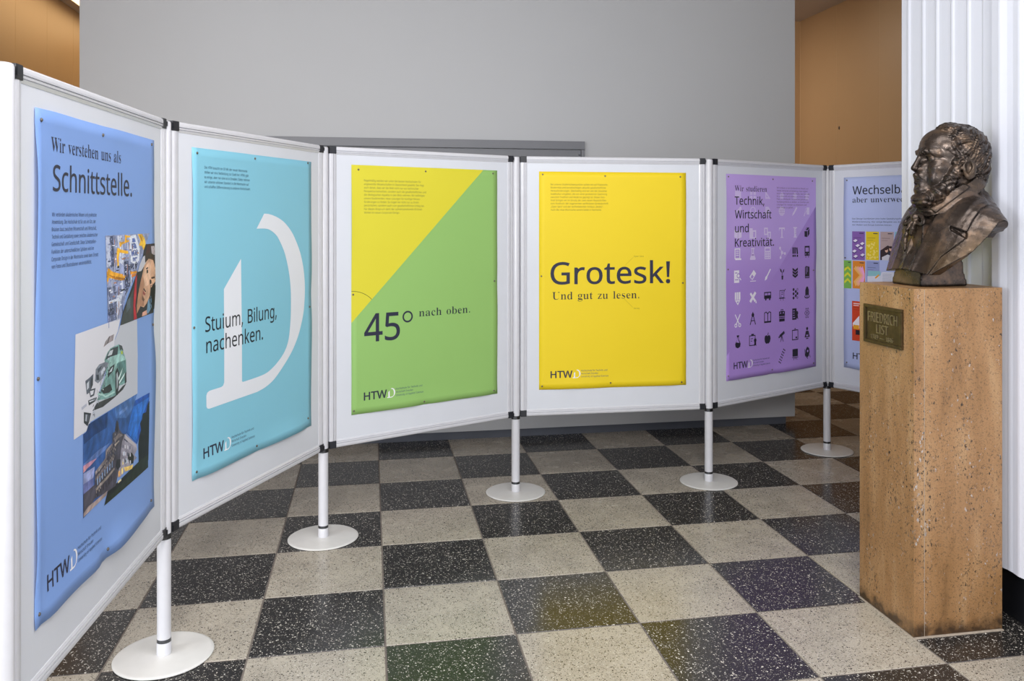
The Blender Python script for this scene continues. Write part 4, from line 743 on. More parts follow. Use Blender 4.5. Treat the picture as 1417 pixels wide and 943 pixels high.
for u, v, w_, h, c in cov:
    its.append((c, [rect(u, v, w_, h)], 1)); its += [(NAVY, [rect(u+w_*.56, v+9, w_*.34, 5)], 1.5), (tuple(x*.7 for x in c), [rect(u+w_*.1, v+38, w_*.62, 3)], 1.5), (tuple(x*.75 for x in c), [rect(u+w_*.1, v+52, w_*.45, 2.4)], 1.5)]
for x, y in ((80, 395), (118, 440), (74, 460), (128, 412), (96, 425), (130, 482), (82, 492)):
    its.append(((64, 44, 110), [[(x-17, y+7), (x+3, y-5), (x+20, y+3), (x, y+17)]], 1.6)); its.append(((238, 232, 244), [[(x-15, y+2), (x+3, y-9), (x+17, y-1), (x, y+11)]], 1.9))
rr = random.Random(5)
for n in range(26): its.append(((248, 228, 110), [disc(rr.uniform(162, 234), rr.uniform(400, 504), rr.uniform(4, 9), rr.choice((4, 6, 10)))], 1.6+n*.01))
its += [((56, 44, 44), [[(251, 452), (285, 430), (300, 420), (339, 436), (339, 510), (251, 510)]], 1.6), ((226, 186, 160), [disc(292, 450, 10, 12, 13)], 1.9), ((222, 180, 152), [disc(318, 441, 9, 12, 12)], 1.9), ((60, 40, 30), [disc(288, 441, 12, 12, 8)], 2.1), ((50, 36, 30), [disc(320, 431, 11, 12, 7)], 2.1), ((214, 214, 220), [[(262, 492), (300, 474), (334, 486), (330, 510), (262, 510)]], 1.9), ((40, 48, 70), [[(301, 460), (332, 462), (326, 480), (306, 474)]], 2.)]
for k in range(3): its.append(((220, 220, 50), [[(4, 575+k*38), (28, 555+k*38), (50, 575+k*38), (50, 590+k*38), (28, 571+k*38), (4, 591+k*38)]], 1.6))
for k in range(4): its.append(((246, 190-k*6, 100+k*40), [[(70+k*16, 570), (110+k*10, 610), (70+k*16, 650), (84+k*16, 680), (146, 622), (146, 598), (84+k*16, 552)]], 1.6+k*.05))
its += [((146, 202, 206), [rect(169, 578, 84, 36)], 1.7), ((222, 226, 236), [[(165, 612), (250, 606), (262, 582), (340, 578), (350, 700), (165, 700)]], 1.9), ((240, 170, 40), [bar(218, 622, 242, 600, 9)], 2.1)]
its += [((150, 156, 172), [rect(266, y, 60, 2)], 2.1) for y in range(592, 680, 9)]
its += [((244, 240, 240), [[(64, 910), (110, 860), (110, 940), (64, 930)]], 1.6), ((238, 170, 40), [rect(68, 920, 40, 26)], 1.7), ((40, 34, 34), [rect(84, 950, 30, 30)], 1.7), ((246, 220, 214), [rect(68, 784, 50, 6)], 1.6), ((246, 220, 214), [rect(68, 796, 38, 5)], 1.6)]
p6.flat('brochure_covers', its, 1, 'rows of small coloured brochure covers')
logo(p6); p6.pins([(22, 19), (421, 20), (819, 18), (10, 505), (828, 600), (21, 1162), (412, 1170), (815, 1172)])
# photographs printed on the pale blue poster
PHOTOS = {
 'robots': [
  ((150, 160, 196), [(422, 302), (788, 302), (754, 336), (728, 366), (665, 423), (583, 483), (534, 547), (435, 545)]),
  ((96, 104, 136), [(430, 448), (495, 446), (506, 544), (435, 545)]),
  ((120, 128, 162), [(433, 452), (482, 452), (488, 475), (436, 474)]),
  ((196, 204, 226), [(427, 307), (453, 306), (461, 388), (430, 390)]),
  ((70, 78, 112), [(456, 304), (479, 304), (489, 390), (465, 391)]),
  ((214, 220, 236), [(512, 305), (548, 304), (562, 394), (525, 380)]),
  ((60, 66, 100), [(562, 382), (599, 380), (615, 455), (573, 482)]),
  ((226, 232, 244), [(618, 307), (663, 304), (698, 348), (693, 384), (659, 394), (620, 385), (604, 345)]),
  ((84, 104, 168), [(629, 315), (655, 314), (662, 326), (633, 327)]),
  ((96, 116, 178), [(626, 330), (664, 330), (672, 346), (629, 346)]),
  ((84, 104, 168), [(622, 351), (681, 351), (679, 368), (627, 368)]),
  ((110, 124, 180), [(636, 373), (677, 372), (666, 387), (638, 387)]),
  ((44, 50, 86), [(603, 392), (682, 392), (668, 407), (606, 408)]),
  ((210, 216, 232), [(502, 476), (551, 473), (531, 509), (509, 537)]),
  ((50, 54, 80), [(437, 507), (481, 508), (483, 526), (440, 528)]),
  ((222, 228, 240), [(442, 486), (531, 483), (527, 490), (444, 494)]),
  ((36, 40, 62), [(534, 462), (583, 460), (581, 465), (535, 467)]),
  ((236, 168, 46), [(429, 398), (442, 393), (477, 406), (566, 420), (574, 435), (540, 435), (479, 426), (446, 421), (433, 438), (429, 426)]),
  ((176, 110, 24), [(446, 413), (567, 430), (563, 436), (481, 426)]),
  ((40, 34, 34), [(561, 430), (591, 432), (591, 438), (568, 436)]),
  ((240, 176, 50), [(506, 341), (520, 339), (538, 345), (596, 351), (600, 359), (581, 359), (528, 353), (520, 369), (523, 392), (509, 392), (504, 364)]),
  ((40, 34, 34), [(509, 391), (525, 391), (523, 398), (509, 398)]),
  ((240, 176, 50), [(528, 321), (548, 323), (602, 318), (608, 323), (549, 330), (538, 336), (532, 339), (526, 328)]),
  ((240, 176, 50), [(571, 303), (595, 305), (617, 307), (613, 311), (589, 311), (580, 325), (570, 325)]),
  ((236, 186, 60), [(680, 303), (715, 303), (742, 317), (752, 336), (733, 354), (716, 341), (690, 338), (704, 324)]),
  ((180, 120, 30), [(694, 306), (704, 307), (723, 325), (713, 325)]),
  ((226, 150, 40), [(615, 415), (673, 415), (671, 422), (617, 423)]),
  ((210, 120, 36), [(626, 424), (669, 423), (660, 430), (626, 432)]),],
 'engineer': [
  ((38, 34, 44), [(742, 336), (847, 336), (845, 447), (832, 561), (532, 565), (552, 530), (589, 496), (660, 434), (728, 370)]),
  ((70, 30, 34), [(767, 338), (802, 338), (797, 366), (753, 367)]),
  ((170, 160, 164), [(804, 344), (840, 344), (838, 374), (812, 369)]),
  ((196, 196, 204), [(728, 374), (777, 368), (763, 392), (712, 418), (680, 419), (698, 397)]),
  ((206, 162, 132), [(778, 382), (818, 386), (842, 404), (848, 438), (843, 459), (817, 470), (799, 502), (768, 524), (739, 534), (708, 527), (703, 510), (716, 487), (718, 459), (722, 430), (739, 403)]),
  ((228, 186, 156), [(758, 404), (788, 393), (808, 411), (799, 444), (779, 467), (755, 470), (737, 448), (734, 423)]),
  ((176, 128, 100), [(722, 430), (737, 448), (736, 497), (744, 530), (708, 527), (676, 547), (673, 523), (684, 492), (702, 457)]),
  ((56, 36, 30), [(745, 370), (777, 363), (818, 369), (847, 396), (847, 417), (823, 390), (782, 383), (748, 395)]),
  ((66, 44, 40), [(756, 412), (776, 409), (778, 414), (758, 417)]),
  ((40, 28, 30), [(761, 419), (776, 417), (778, 427), (764, 430)]),
  ((66, 44, 40), [(809, 444), (832, 443), (835, 449), (812, 450)]),
  ((40, 28, 30), [(794, 450), (809, 453), (809, 465), (797, 466)]),
  ((150, 70, 66), [(731, 480), (755, 493), (746, 498), (728, 490)]),
  ((90, 60, 52), [(738, 472), (760, 486), (753, 488), (733, 478)]),
  ((110, 76, 62), [(726, 496), (746, 510), (736, 516), (719, 507)]),
  ((176, 30, 50), [(658, 438), (673, 427), (670, 491), (661, 522), (676, 562), (649, 563), (643, 520), (649, 473)]),
  ((64, 68, 72), [(616, 486), (644, 465), (639, 512), (646, 564), (532, 565), (552, 534), (580, 514)]),
  ((84, 96, 108), [(584, 499), (614, 490), (617, 521), (584, 534)]),
  ((110, 150, 180), [(780, 517), (810, 503), (816, 542), (781, 559), (766, 553)]),
  ((20, 20, 26), [(804, 478), (840, 472), (837, 548), (811, 558), (793, 518)]),
  ((214, 160, 140), [(727, 549), (768, 545), (771, 560), (723, 561)]),],
 'car': [
  ((214, 214, 222), [(216, 548), (534, 544), (514, 579), (488, 598), (489, 615), (417, 678), (312, 791), (292, 810), (206, 812), (208, 668)]),
  ((192, 196, 206), [(532, 563), (679, 565), (687, 678), (684, 793), (301, 792), (328, 767), (381, 722), (485, 614), (485, 603), (514, 583)]),
  ((150, 140, 144), [(402, 608), (415, 595), (443, 585), (484, 583), (475, 600), (434, 603)]),
  ((70, 66, 72), [(443, 585), (453, 584), (436, 602), (427, 603)]),
  ((56, 58, 62), [(325, 766), (354, 752), (418, 755), (488, 760), (556, 745), (586, 744), (557, 756), (488, 765), (400, 772)]),
  ((118, 160, 156), [(409, 644), (433, 627), (456, 619), (525, 618), (554, 638), (583, 673), (588, 708), (582, 738), (556, 741), (515, 737), (508, 761), (418, 754), (356, 745), (382, 722), (402, 704), (422, 686)]),
  ((150, 190, 184), [(454, 641), (534, 646), (576, 664), (578, 672), (514, 669), (494, 684), (445, 690), (428, 698), (437, 667)]),
  ((84, 122, 120), [(506, 671), (578, 672), (588, 716), (573, 732), (519, 734), (514, 699)]),
  ((52, 58, 66), [(416, 646), (435, 631), (458, 622), (517, 622), (511, 646), (454, 643)]),
  ((196, 204, 210), [(433, 638), (450, 626), (477, 626), (466, 639)]),
  ((60, 66, 72), [(523, 619), (548, 626), (561, 643), (544, 636), (530, 638)]),
  ((190, 206, 50), [(540, 641), (554, 642), (555, 651), (542, 650)]),
  ((48, 54, 58), [(432, 688), (455, 672), (488, 669), (480, 686), (455, 692), (438, 700)]),
  ((190, 200, 206), [(443, 686), (459, 678), (476, 674), (466, 686)]),
  ((46, 52, 56), [(382, 722), (455, 719), (471, 739), (446, 742), (405, 737)]),
  ((170, 206, 200), [(363, 725), (399, 736), (418, 745), (487, 746), (491, 751), (420, 751), (396, 740), (359, 731)]),
  ((40, 46, 50), [(494, 692), (510, 683), (527, 701), (525, 735), (514, 763), (499, 760), (495, 729)]),
  ((150, 158, 164), [(502, 701), (512, 695), (519, 715), (515, 740), (505, 746)]),
  ((40, 46, 50), [(573, 713), (585, 708), (588, 739), (573, 744)]),
  ((214, 232, 230), [(519, 715), (556, 691), (545, 704), (523, 723)]),
  ((214, 232, 230), [(525, 727), (573, 709), (569, 716), (527, 734)]),
  ((120, 126, 138), [(346, 659), (370, 650), (416, 651), (439, 657), (417, 678), (398, 693), (362, 700), (339, 689)]),
  ((60, 66, 80), [(358, 661), (389, 656), (383, 665), (365, 673)]),
  ((196, 202, 214), [(382, 672), (407, 662), (417, 671), (389, 684)]),
  ((50, 56, 70), [(349, 674), (367, 677), (371, 692), (351, 690)]),
  ((84, 90, 104), [(276, 677), (306, 673), (330, 668), (327, 697), (302, 713), (285, 714)]),
  ((190, 196, 206), [(284, 686), (301, 681), (300, 699), (286, 703)]),
  ((52, 56, 66), [(315, 678), (323, 676), (320, 703), (312, 707)]),
  ((66, 70, 82), [(298, 705), (345, 709), (336, 727), (310, 727)]),
  ((214, 216, 224), [(307, 710), (334, 712), (328, 722), (312, 722)]),
  ((50, 56, 66), [(295, 732), (354, 735), (351, 744), (300, 746)]),
  ((206, 210, 220), [(302, 735), (342, 738), (340, 740), (304, 739)]),
  ((46, 50, 60), [(267, 756), (316, 770), (303, 789), (293, 799), (268, 784)]),
  ((150, 154, 166), [(277, 764), (291, 768), (286, 785), (276, 781)]),
  ((90, 94, 108), [(299, 771), (306, 773), (296, 789), (291, 787)]),
  ((176, 180, 196), [(251, 740), (285, 737), (285, 744), (254, 748)]),],
 'building': [
  ((46, 86, 148), [(300, 795), (679, 793), (646, 826), (584, 890), (492, 962), (432, 1017), (269, 1032), (267, 898), (265, 813), (283, 812)]),
  ((24, 58, 112), [(300, 795), (438, 794), (429, 836), (342, 834), (270, 841), (265, 813), (283, 812)]),
  ((70, 110, 172), [(489, 793), (679, 793), (646, 826), (588, 846), (500, 826)]),
  ((96, 130, 190), [(522, 815), (599, 812), (588, 822), (528, 824)]),
  ((90, 120, 180), [(371, 882), (450, 884), (420, 895), (325, 903), (268, 901), (268, 891)]),
  ((204, 150, 176), [(267, 896), (316, 897), (357, 901), (316, 908), (268, 912)]),
  ((226, 160, 166), [(268, 901), (298, 902), (284, 912), (268, 914)]),
  ((150, 160, 204), [(268, 916), (343, 919), (335, 946), (268, 944)]),
  ((110, 120, 176), [(268, 944), (335, 946), (335, 968), (290, 969), (269, 973)]),
  ((60, 70, 110), [(269, 973), (344, 971), (335, 991), (269, 984)]),
  ((26, 78, 168), [(660, 810), (794, 813), (788, 843), (697, 926), (672, 946), (584, 890), (635, 836)]),
  ((40, 110, 200), [(646, 826), (792, 827), (720, 872), (684, 906), (668, 941), (589, 890)]),
  ((24, 30, 34), [(788, 839), (792, 841), (784, 944), (777, 1025), (686, 1017), (685, 949), (694, 926), (709, 912), (701, 889), (721, 881), (728, 865), (759, 868), (771, 849)]),
  ((36, 48, 40), [(432, 1015), (525, 1011), (686, 1004), (774, 1007), (775, 1047), (604, 1047), (408, 1046)]),
  ((24, 32, 36), [(432, 1015), (525, 1015), (674, 1013), (526, 1027), (422, 1033)]),
  ((150, 146, 160), [(539, 895), (572, 889), (666, 946), (673, 962), (649, 973), (668, 987), (525, 1003), (493, 993)]),
  ((186, 180, 186), [(569, 890), (666, 946), (668, 957), (578, 909)]),
  ((60, 64, 84), [(561, 899), (592, 916), (592, 920), (562, 904)]),
  ((74, 72, 84), [(422, 896), (470, 889), (474, 863), (497, 861), (507, 833), (516, 841), (527, 866), (547, 881), (569, 890), (547, 905), (535, 934), (524, 971), (493, 1017), (432, 1015), (345, 1005), (270, 1031), (269, 970), (342, 967), (344, 934), (418, 918)]),
  ((132, 124, 124), [(344, 934), (418, 918), (422, 896), (470, 890), (472, 905), (426, 912), (424, 931), (349, 943)]),
  ((108, 100, 102), [(346, 950), (426, 935), (481, 927), (484, 936), (427, 947), (348, 959)]),
  ((150, 140, 132), [(350, 980), (431, 971), (484, 963), (486, 969), (431, 979), (352, 987)]),
  ((160, 144, 140), [(300, 1012), (432, 1012), (422, 1022), (270, 1029), (270, 1020)]),
  ((46, 46, 58), [(490, 859), (503, 834), (509, 834), (518, 864), (512, 872)]),
  ((120, 112, 112), [(480, 880), (523, 875), (556, 889), (523, 888), (491, 891)]),
  ((170, 160, 150), [(487, 898), (523, 895), (523, 899), (489, 904)]),
  ((226, 176, 110), [(514, 984), (529, 983), (529, 999), (514, 1000)]),
  ((236, 206, 130), [(538, 982), (551, 982), (551, 999), (538, 999)]),
  ((236, 200, 110), [(558, 984), (603, 993), (638, 998), (626, 1008), (569, 1000)]),
  ((200, 210, 230), [(554, 939), (566, 938), (566, 950), (555, 951)]),
  ((226, 206, 150), [(546, 961), (557, 961), (557, 974), (546, 974)]),
  ((200, 220, 236), [(570, 964), (582, 964), (582, 978), (571, 977)]),
  ((40, 44, 44), [(591, 965), (602, 954), (625, 959), (644, 976), (638, 995), (603, 987)]),
  ((40, 44, 50), [(492, 962), (505, 946), (533, 953), (531, 973), (512, 979)]),
  ((240, 226, 180), [(510, 1010), (536, 1010), (536, 1016), (510, 1016)]),
  ((126, 150, 184), [(357, 957), (365, 956), (365, 973), (358, 975)]),
  ((126, 150, 184), [(374, 955), (382, 954), (382, 970), (374, 972)]),
  ((126, 150, 184), [(391, 952), (399, 951), (399, 968), (392, 969)]),
  ((126, 150, 184), [(409, 949), (417, 948), (417, 965), (409, 966)]),
  ((126, 150, 184), [(427, 946), (434, 945), (435, 962), (427, 964)]),
  ((126, 150, 184), [(445, 943), (453, 942), (453, 959), (445, 961)]),
  ((126, 150, 184), [(463, 940), (471, 939), (471, 957), (463, 958)]),
  ((60, 58, 66), [(360, 993), (367, 992), (367, 1005), (360, 1006)]),
  ((60, 58, 66), [(379, 990), (386, 989), (386, 1003), (379, 1004)]),
  ((60, 58, 66), [(398, 988), (406, 987), (406, 1000), (398, 1002)]),
  ((60, 58, 66), [(417, 986), (425, 985), (426, 998), (418, 1000)]),
  ((60, 58, 66), [(437, 983), (445, 982), (446, 996), (438, 997)]),
  ((60, 58, 66), [(457, 981), (466, 980), (466, 994), (458, 995)]),
  ((54, 54, 66), [(428, 904), (434, 902), (434, 911), (428, 911)]),
  ((54, 54, 66), [(439, 902), (445, 900), (445, 909), (439, 909)]),
  ((54, 54, 66), [(450, 899), (456, 898), (456, 906), (450, 907)]),
  ((54, 54, 66), [(461, 897), (467, 896), (467, 904), (461, 905)]),
  ((54, 54, 66), [(472, 895), (478, 894), (479, 902), (472, 903)]),
  ((90, 94, 112), [(547, 914), (556, 917), (556, 926), (548, 924)]),
  ((206, 206, 214), [(566, 920), (575, 923), (576, 933), (566, 931)]),
  ((206, 206, 214), [(586, 927), (595, 930), (595, 939), (586, 938)]),
  ((90, 94, 112), [(605, 934), (614, 937), (614, 946), (605, 945)]),
  ((206, 206, 214), [(548, 935), (557, 938), (557, 947), (548, 945)]),
  ((206, 206, 214), [(567, 942), (576, 944), (576, 954), (567, 952)]),
  ((90, 94, 112), [(586, 948), (595, 951), (595, 961), (586, 959)]),
  ((206, 206, 214), [(606, 955), (615, 958), (615, 968), (606, 966)]),
  ((206, 206, 214), [(548, 956), (557, 959), (557, 968), (548, 966)]),
  ((90, 94, 112), [(567, 963), (576, 966), (576, 975), (567, 973)]),
  ((206, 206, 214), [(586, 970), (596, 973), (596, 982), (586, 980)]),
  ((206, 206, 214), [(606, 977), (615, 980), (615, 989), (606, 988)]),],
}

def clampu(l): return [(min(u, 840), v) for u, v in l]
labs = {'robots': 'printed photograph of orange factory robot arms', 'engineer': 'printed photograph of a tilted face beside machinery', 'car': 'printed cutaway picture of a pale green car', 'building': 'printed dusk photograph of a tower building and lawn'}
rr = random.Random(2)
for n, its in PHOTOS.items():
    L = [(c, [clampu(l)], 1+i*.07) for i, (c, l) in enumerate(its)]
    if n == 'robots':                        # pipes and machinery of the plant
        ex = []
        for i in range(150):
            u, v = rr.uniform(430, 690), rr.uniform(306, 530)
            if u+v > 1060: continue
            w_, h = (rr.uniform(2, 5), rr.uniform(10, 40)) if rr.random() < .6 else (rr.uniform(8, 26), rr.uniform(2, 5))
            ex.append((rr.choice([(60, 70, 112), (210, 218, 236), (110, 122, 168), (240, 242, 250), (44, 50, 80), (170, 120, 90)]), [rect(u, v, min(w_, 1060-u-v), h)], 1.9+i*.004))
        cut = 16; L = L[:cut]+ex+[(c, l, 3.0+i*.06) for i, (c, l, _) in enumerate(L[cut:])]
    if n == 'engineer': L = [(c, l, o+2.) for c, l, o in L]
    if n == 'car':
        for i in range(60):
            u, v = rr.uniform(330, 452), 0; t = (u-330)/122; v = 765-t*110+rr.uniform(-26, 26)
            L.append((rr.choice([(70, 76, 90), (200, 206, 216), (40, 44, 56), (150, 156, 170)]), [bar(u, v, u+rr.uniform(-9, 9), v+rr.uniform(-9, 9), rr.uniform(1.2, 3))], 4.6+i*.004))
    if n == 'building': L = [(c, l, o+2.) for c, l, o in L]
    # photographic texture: small dabs that vary the tone under them
    def inside(x, y, q):
        c = False
        for (x0, y0), (x1, y1) in zip(q, q[1:]+q[:1]):
            if (y0 > y) != (y1 > y) and x < (x1-x0)*(y-y0)/(y1-y0)+x0: c = not c
        return c
    cnt, jit, sz = {'robots': (300, .2, 4), 'engineer': (0, .10, 5), 'car': (0, .22, 4), 'building': (160, .14, 3)}[n]
    base = [(c, l[0]) for c, l, o in L if len(l[0]) > 4 or o > 2]
    us = [p[0] for c, l in base for p in l]; vs = [p[1] for c, l in base for p in l]; top = max(o for c, l, o in L)
    for i in range(cnt*3):
        u, v = rr.uniform(min(us), max(us)), rr.uniform(min(vs), max(vs)); col = None
        for c, l in base:
            if inside(u, v, l): col = c
        if col is None or (n == 'car' and min(col) > 180): continue
        sky = n == 'building' and col[2] > col[0]+30
        if sky: continue
        k = 1+rr.uniform(-1, 1)*jit*(.3 if sky else 1); w_ = rr.uniform(.5, 1.3)*sz*(3 if sky else 1); h_ = rr.uniform(.4, 1.2)*sz*(1 if sky else 1.3)
        if not all(inside(*p, [q for c, q in base if inside(u, v, q)][-1]) for p in rect(u, v, w_, h_)): continue
        L.append((tuple(min(255, x*k) for x in col), [rect(u, v, min(w_, 840-u), h_)], top+.1+i*.0006))
    if n == 'building':                      # cornices and window rows of the lit facade
        for r_ in range(9):
            for q_ in range(16):
                u, v = 352+q_*9.2+rr.uniform(-1, 1), 1000-q_*5.2-r_*11+rr.uniform(-1, 1)
                cs = [c for c, l in base if inside(u, v, l)]
                if cs and 60 < sum(cs[-1])/3 < 165 and abs(cs[-1][0]-cs[-1][2]) < 30:
                    L.append((rr.choice([(196, 184, 168), (46, 46, 60), (90, 100, 130), (150, 140, 134)]), [rect(u, v, 2.4, 5.5)], top+.8+r_*.01))
    p1.flat('photograph', L, 1, labs[n], soft=.16 if n != 'engineer' else .09)

# ---------------------------------------------------------------- pedestal of travertine slabs
PA0, PA1, PB0, PB1, PZ = 1.847, 2.204, -2.614, -2.273, 1.245
ped = thing('pedestal', 'tall tan travertine pedestal under the bronze bust, beside the white ribbed pillar', 'pedestal', RM @ Matrix.Translation(((PA0+PA1)/2, (PB0+PB1)/2, 0)))
hw, hd, th = (PA1-PA0)/2, (PB1-PB0)/2, .041
obj('mortar_core', bx(-hw+.004, hw-.004, -hd+.0018, hd-.0018, .0005, PZ-.003), stone_joint, ped)
e = .0008
obj('slab', bx(-hw, -hw+th, -hd, hd, .006, PZ, bev=.0015), trav, ped)
obj('slab', bx(hw-th, hw, -hd+th+.002, hd, .006, PZ, bev=.0015), trav, ped)
obj('slab', bx(-hw+th+.0028, hw, -hd+e, -hd+th, .006, PZ, bev=.0015), trav, ped)
obj('slab', bx(-hw+th+.002, hw-th-.002, hd-th, hd, .006, PZ, bev=.0015), trav, ped)
obj('top_slab', bx(-hw+th+.002, hw-th-.002, -hd+th+.002, hd-th-.002, PZ-.03, PZ-.0003), trav, ped)
obj('foot_joint', bx(-hw-.0045, hw+.004, -hd-.0045, hd+.004, -.001, .0035, bev=.002), stone_joint, ped)

bronze_dark = mat('plaque_bronze', (84, 70, 48), .42, metal=.75)
noise_vary(bronze_dark, 30, .25, bump=.2, bscale=120)
plq = thing('name_plaque', 'small dark bronze name plaque on the left face of the pedestal', 'plaque', RM @ Matrix.Translation((PA0-.0005, -2.4365, 1.092)) @ Matrix.Rotation(-math.pi/2, 4, 'Z'))
# local x runs to the right as read, -y faces out
hwp, hp = .120, .0735
obj('back_plate', bx(-hwp+.01, hwp-.01, -.006, -.0003, -hp+.01, hp-.01), bronze_dark, plq)
for q in ((-hwp, hwp, hp-.012, hp), (-hwp, hwp, -hp, -hp+.012), (-hwp, -hwp+.012, -hp+.0122, hp-.0122), (hwp-.012, hwp, -hp+.0122, hp-.0122)):
    obj('frame_bar', bx(q[0], q[1], -.0115, -.0003, q[2], q[3], bev=.0025), bronze_dark, plq)
bronze_hi = noise_vary(mat('worn_bronze_letters', (150, 138, 112), .35, metal=.8), 60, .2)
def relief(lines, depth):
    bm = bmesh.new()
    for l in lines:
        kw = {'wt': l[5]} if len(l) > 5 else {}
        for g in text(*l[:5], **kw):
            tri = tessellate_polygon([[Vector((x, y, 0)) for x, y in q] for q in g]); fp = [p for q in g for p in q]
            F = [bm.verts.new((x/1000, -.006-depth, -y/1000)) for x, y in fp]; B = [bm.verts.new((x/1000, -.0055, -y/1000)) for x, y in fp]
            for t in tri:
                if len(set(t)) == 3:
                    try: bm.faces.new([F[i] for i in t])
                    except ValueError: pass
            k = 0
            for q in g:
                n = len(q)
                for i in range(n):
                    try: bm.faces.new((F[k+i], F[k+(i+1) % n], B[k+(i+1) % n], B[k+i]))
                    except ValueError: pass
                k += n
    bmesh.ops.recalc_face_normals(bm, faces=bm.faces)
    return bm
obj('raised_letters', relief([('FRIEDRICH', -93, -9, 38, 92, -6), ('LIST', -38, 32, 34, 36, -6), ('1789', -74, 55, 16, -28, -4), ('-', -16, 55, 16, 12), ('1846', 24, 55, 16, 66, -4)], .003), bronze_hi, plq)

BUST_A, BUST_B, VOX = 2.02, -2.45, .0022
# ---------------------------------------------------------------- the bronze bust, modelled as a smooth distance field
def surf(f, lo, hi, vox):
    """surface nets over a signed distance function f(P[n,3]) -> d; only cells near the surface are sampled finely"""
    lo = np.array(lo, float); n = np.ceil((np.array(hi)-lo)/vox/8).astype(int)
    gx = [lo[k]+(np.arange(n[k])*8+4)*vox for k in range(3)]
    C = np.stack(np.meshgrid(*gx, indexing='ij'), -1).reshape(-1, 3)
    dc = f(C); near = np.abs(dc) < vox*8*1.45
    D = np.repeat(np.repeat(np.repeat(np.where(dc > 0, 1., -1.).reshape(n), 8, 0), 8, 1), 8, 2).astype(np.float32)
    sub = np.stack(np.meshgrid(*[np.arange(8)]*3, indexing='ij'), -1).reshape(-1, 3)
    bi = np.argwhere(near.reshape(n))
    for s in range(0, len(bi), 600):
        ix = (bi[s:s+600, None, :]*8+sub[None]).reshape(-1, 3)
        D[ix[:, 0], ix[:, 1], ix[:, 2]] = f(lo+ix*vox)
    S_ = D < 0; N = np.array(D.shape)-1
    cnt = np.zeros(N, np.int16); 
    sl = [slice(0, -1), slice(1, None)]
    for a in (0, 1):
        for b in (0, 1):
            for c in (0, 1): cnt += S_[sl[a], sl[b], sl[c]]
    act = (cnt > 0) & (cnt < 8); idx = np.full(N, -1, np.int64); A = np.argwhere(act); idx[act] = np.arange(len(A))
    acc = np.zeros((len(A), 3)); w_ = np.zeros(len(A))
    crn = [(a, b, c) for a in (0, 1) for b in (0, 1) for c in (0, 1)]
    for p in crn:
        for ax in range(3):
            if p[ax]: continue
            q = list(p); q[ax] = 1
            d0 = D[A[:, 0]+p[0], A[:, 1]+p[1], A[:, 2]+p[2]]; d1 = D[A[:, 0]+q[0], A[:, 1]+q[1], A[:, 2]+q[2]]
            m = (d0 < 0) != (d1 < 0); t = np.where(m, d0/np.where(m, d0-d1, 1), 0)
            v = np.tile(np.array(p, float), (len(A), 1)); v[:, ax] = t
            acc += v*m[:, None]; w_ += m
    V = lo+(A+acc/w_[:, None])*vox
    F = []
    for ax in range(3):
        o1, o2 = [(1, 2), (2, 0), (0, 1)][ax]
        a = [slice(1, N[k]) for k in range(3)]; a[ax] = slice(0, N[ax]); b = list(a); b[ax] = slice(1, N[ax]+1)
        s0, s1 = S_[tuple(a)], S_[tuple(b)]
        E_ = np.argwhere(s0 != s1); fl_ = s0[E_[:, 0], E_[:, 1], E_[:, 2]]
        base = E_+np.array([0 if k == ax else 1 for k in range(3)])
        def I(d1, d2):
            q = base.copy(); q[:, o1] -= d1; q[:, o2] -= d2; return idx[q[:, 0], q[:, 1], q[:, 2]]
        Q = np.stack([I(1, 1), I(0, 1), I(0, 0), I(1, 0)], 1)
        Q[~fl_] = Q[~fl_][:, ::-1]; F.append(Q[(Q >= 0).all(1)])
    return V, np.concatenate(F)

def sm(a, b, k):                             # smooth union
    h = np.clip(.5+.5*(b-a)/k, 0, 1); return b+(a-b)*h-k*h*(1-h)
def cut(a, b, k):                            # a minus b
    return -sm(-a, b, k)
def ell(P, c, r):
    q = (P-np.array(c))/np.array(r); l = np.sqrt((q**2).sum(1)); m = np.sqrt(((q/np.array(r))**2).sum(1))
    return l*(l-1)/np.maximum(m, 1e-9)
def caps(P, a, b, ra, rb=None):
    rb = ra if rb is None else rb
    a, b = np.array(a, float), np.array(b, float); ab = b-a
    t = np.clip(((P-a)@ab)/(ab@ab), 0, 1); return np.linalg.norm(P-a-t[:, None]*ab, axis=1)-(ra+(rb-ra)*t)
def both(P, *k):                             # mirror to the figure's left half
    Q = P.copy(); Q[:, 1] = np.abs(Q[:, 1]); return Q
def chain(P, pts):
    d = None
    for (a, ra), (b, rb) in zip(pts, pts[1:]):
        c = caps(P, a, b, ra, rb); d = c if d is None else np.minimum(d, c)
    return d
def ss(x, a, b): t = np.clip((x-a)/(b-a), 0, 1); return t*t*(3-2*t)
def poly_mask(x, y, pts, soft):
    """1 inside a polygon, falling to 0 over `soft` across its edge"""
    d = np.full(len(x), 1e9); ins = np.zeros(len(x), bool)
    for (x0, y0), (x1, y1) in zip(pts, pts[1:]+pts[:1]):
        ex, ey = x1-x0, y1-y0; t = np.clip(((x-x0)*ex+(y-y0)*ey)/(ex*ex+ey*ey), 0, 1)
        d = np.minimum(d, np.hypot(x-x0-t*ex, y-y0-t*ey))
        c = ((y0 > y) != (y1 > y)) & (x < ex*(y-y0)/(ey if ey else 1e-9)+x0); ins ^= c
    s = np.where(ins, d, -d); return ss(s, -soft, soft)

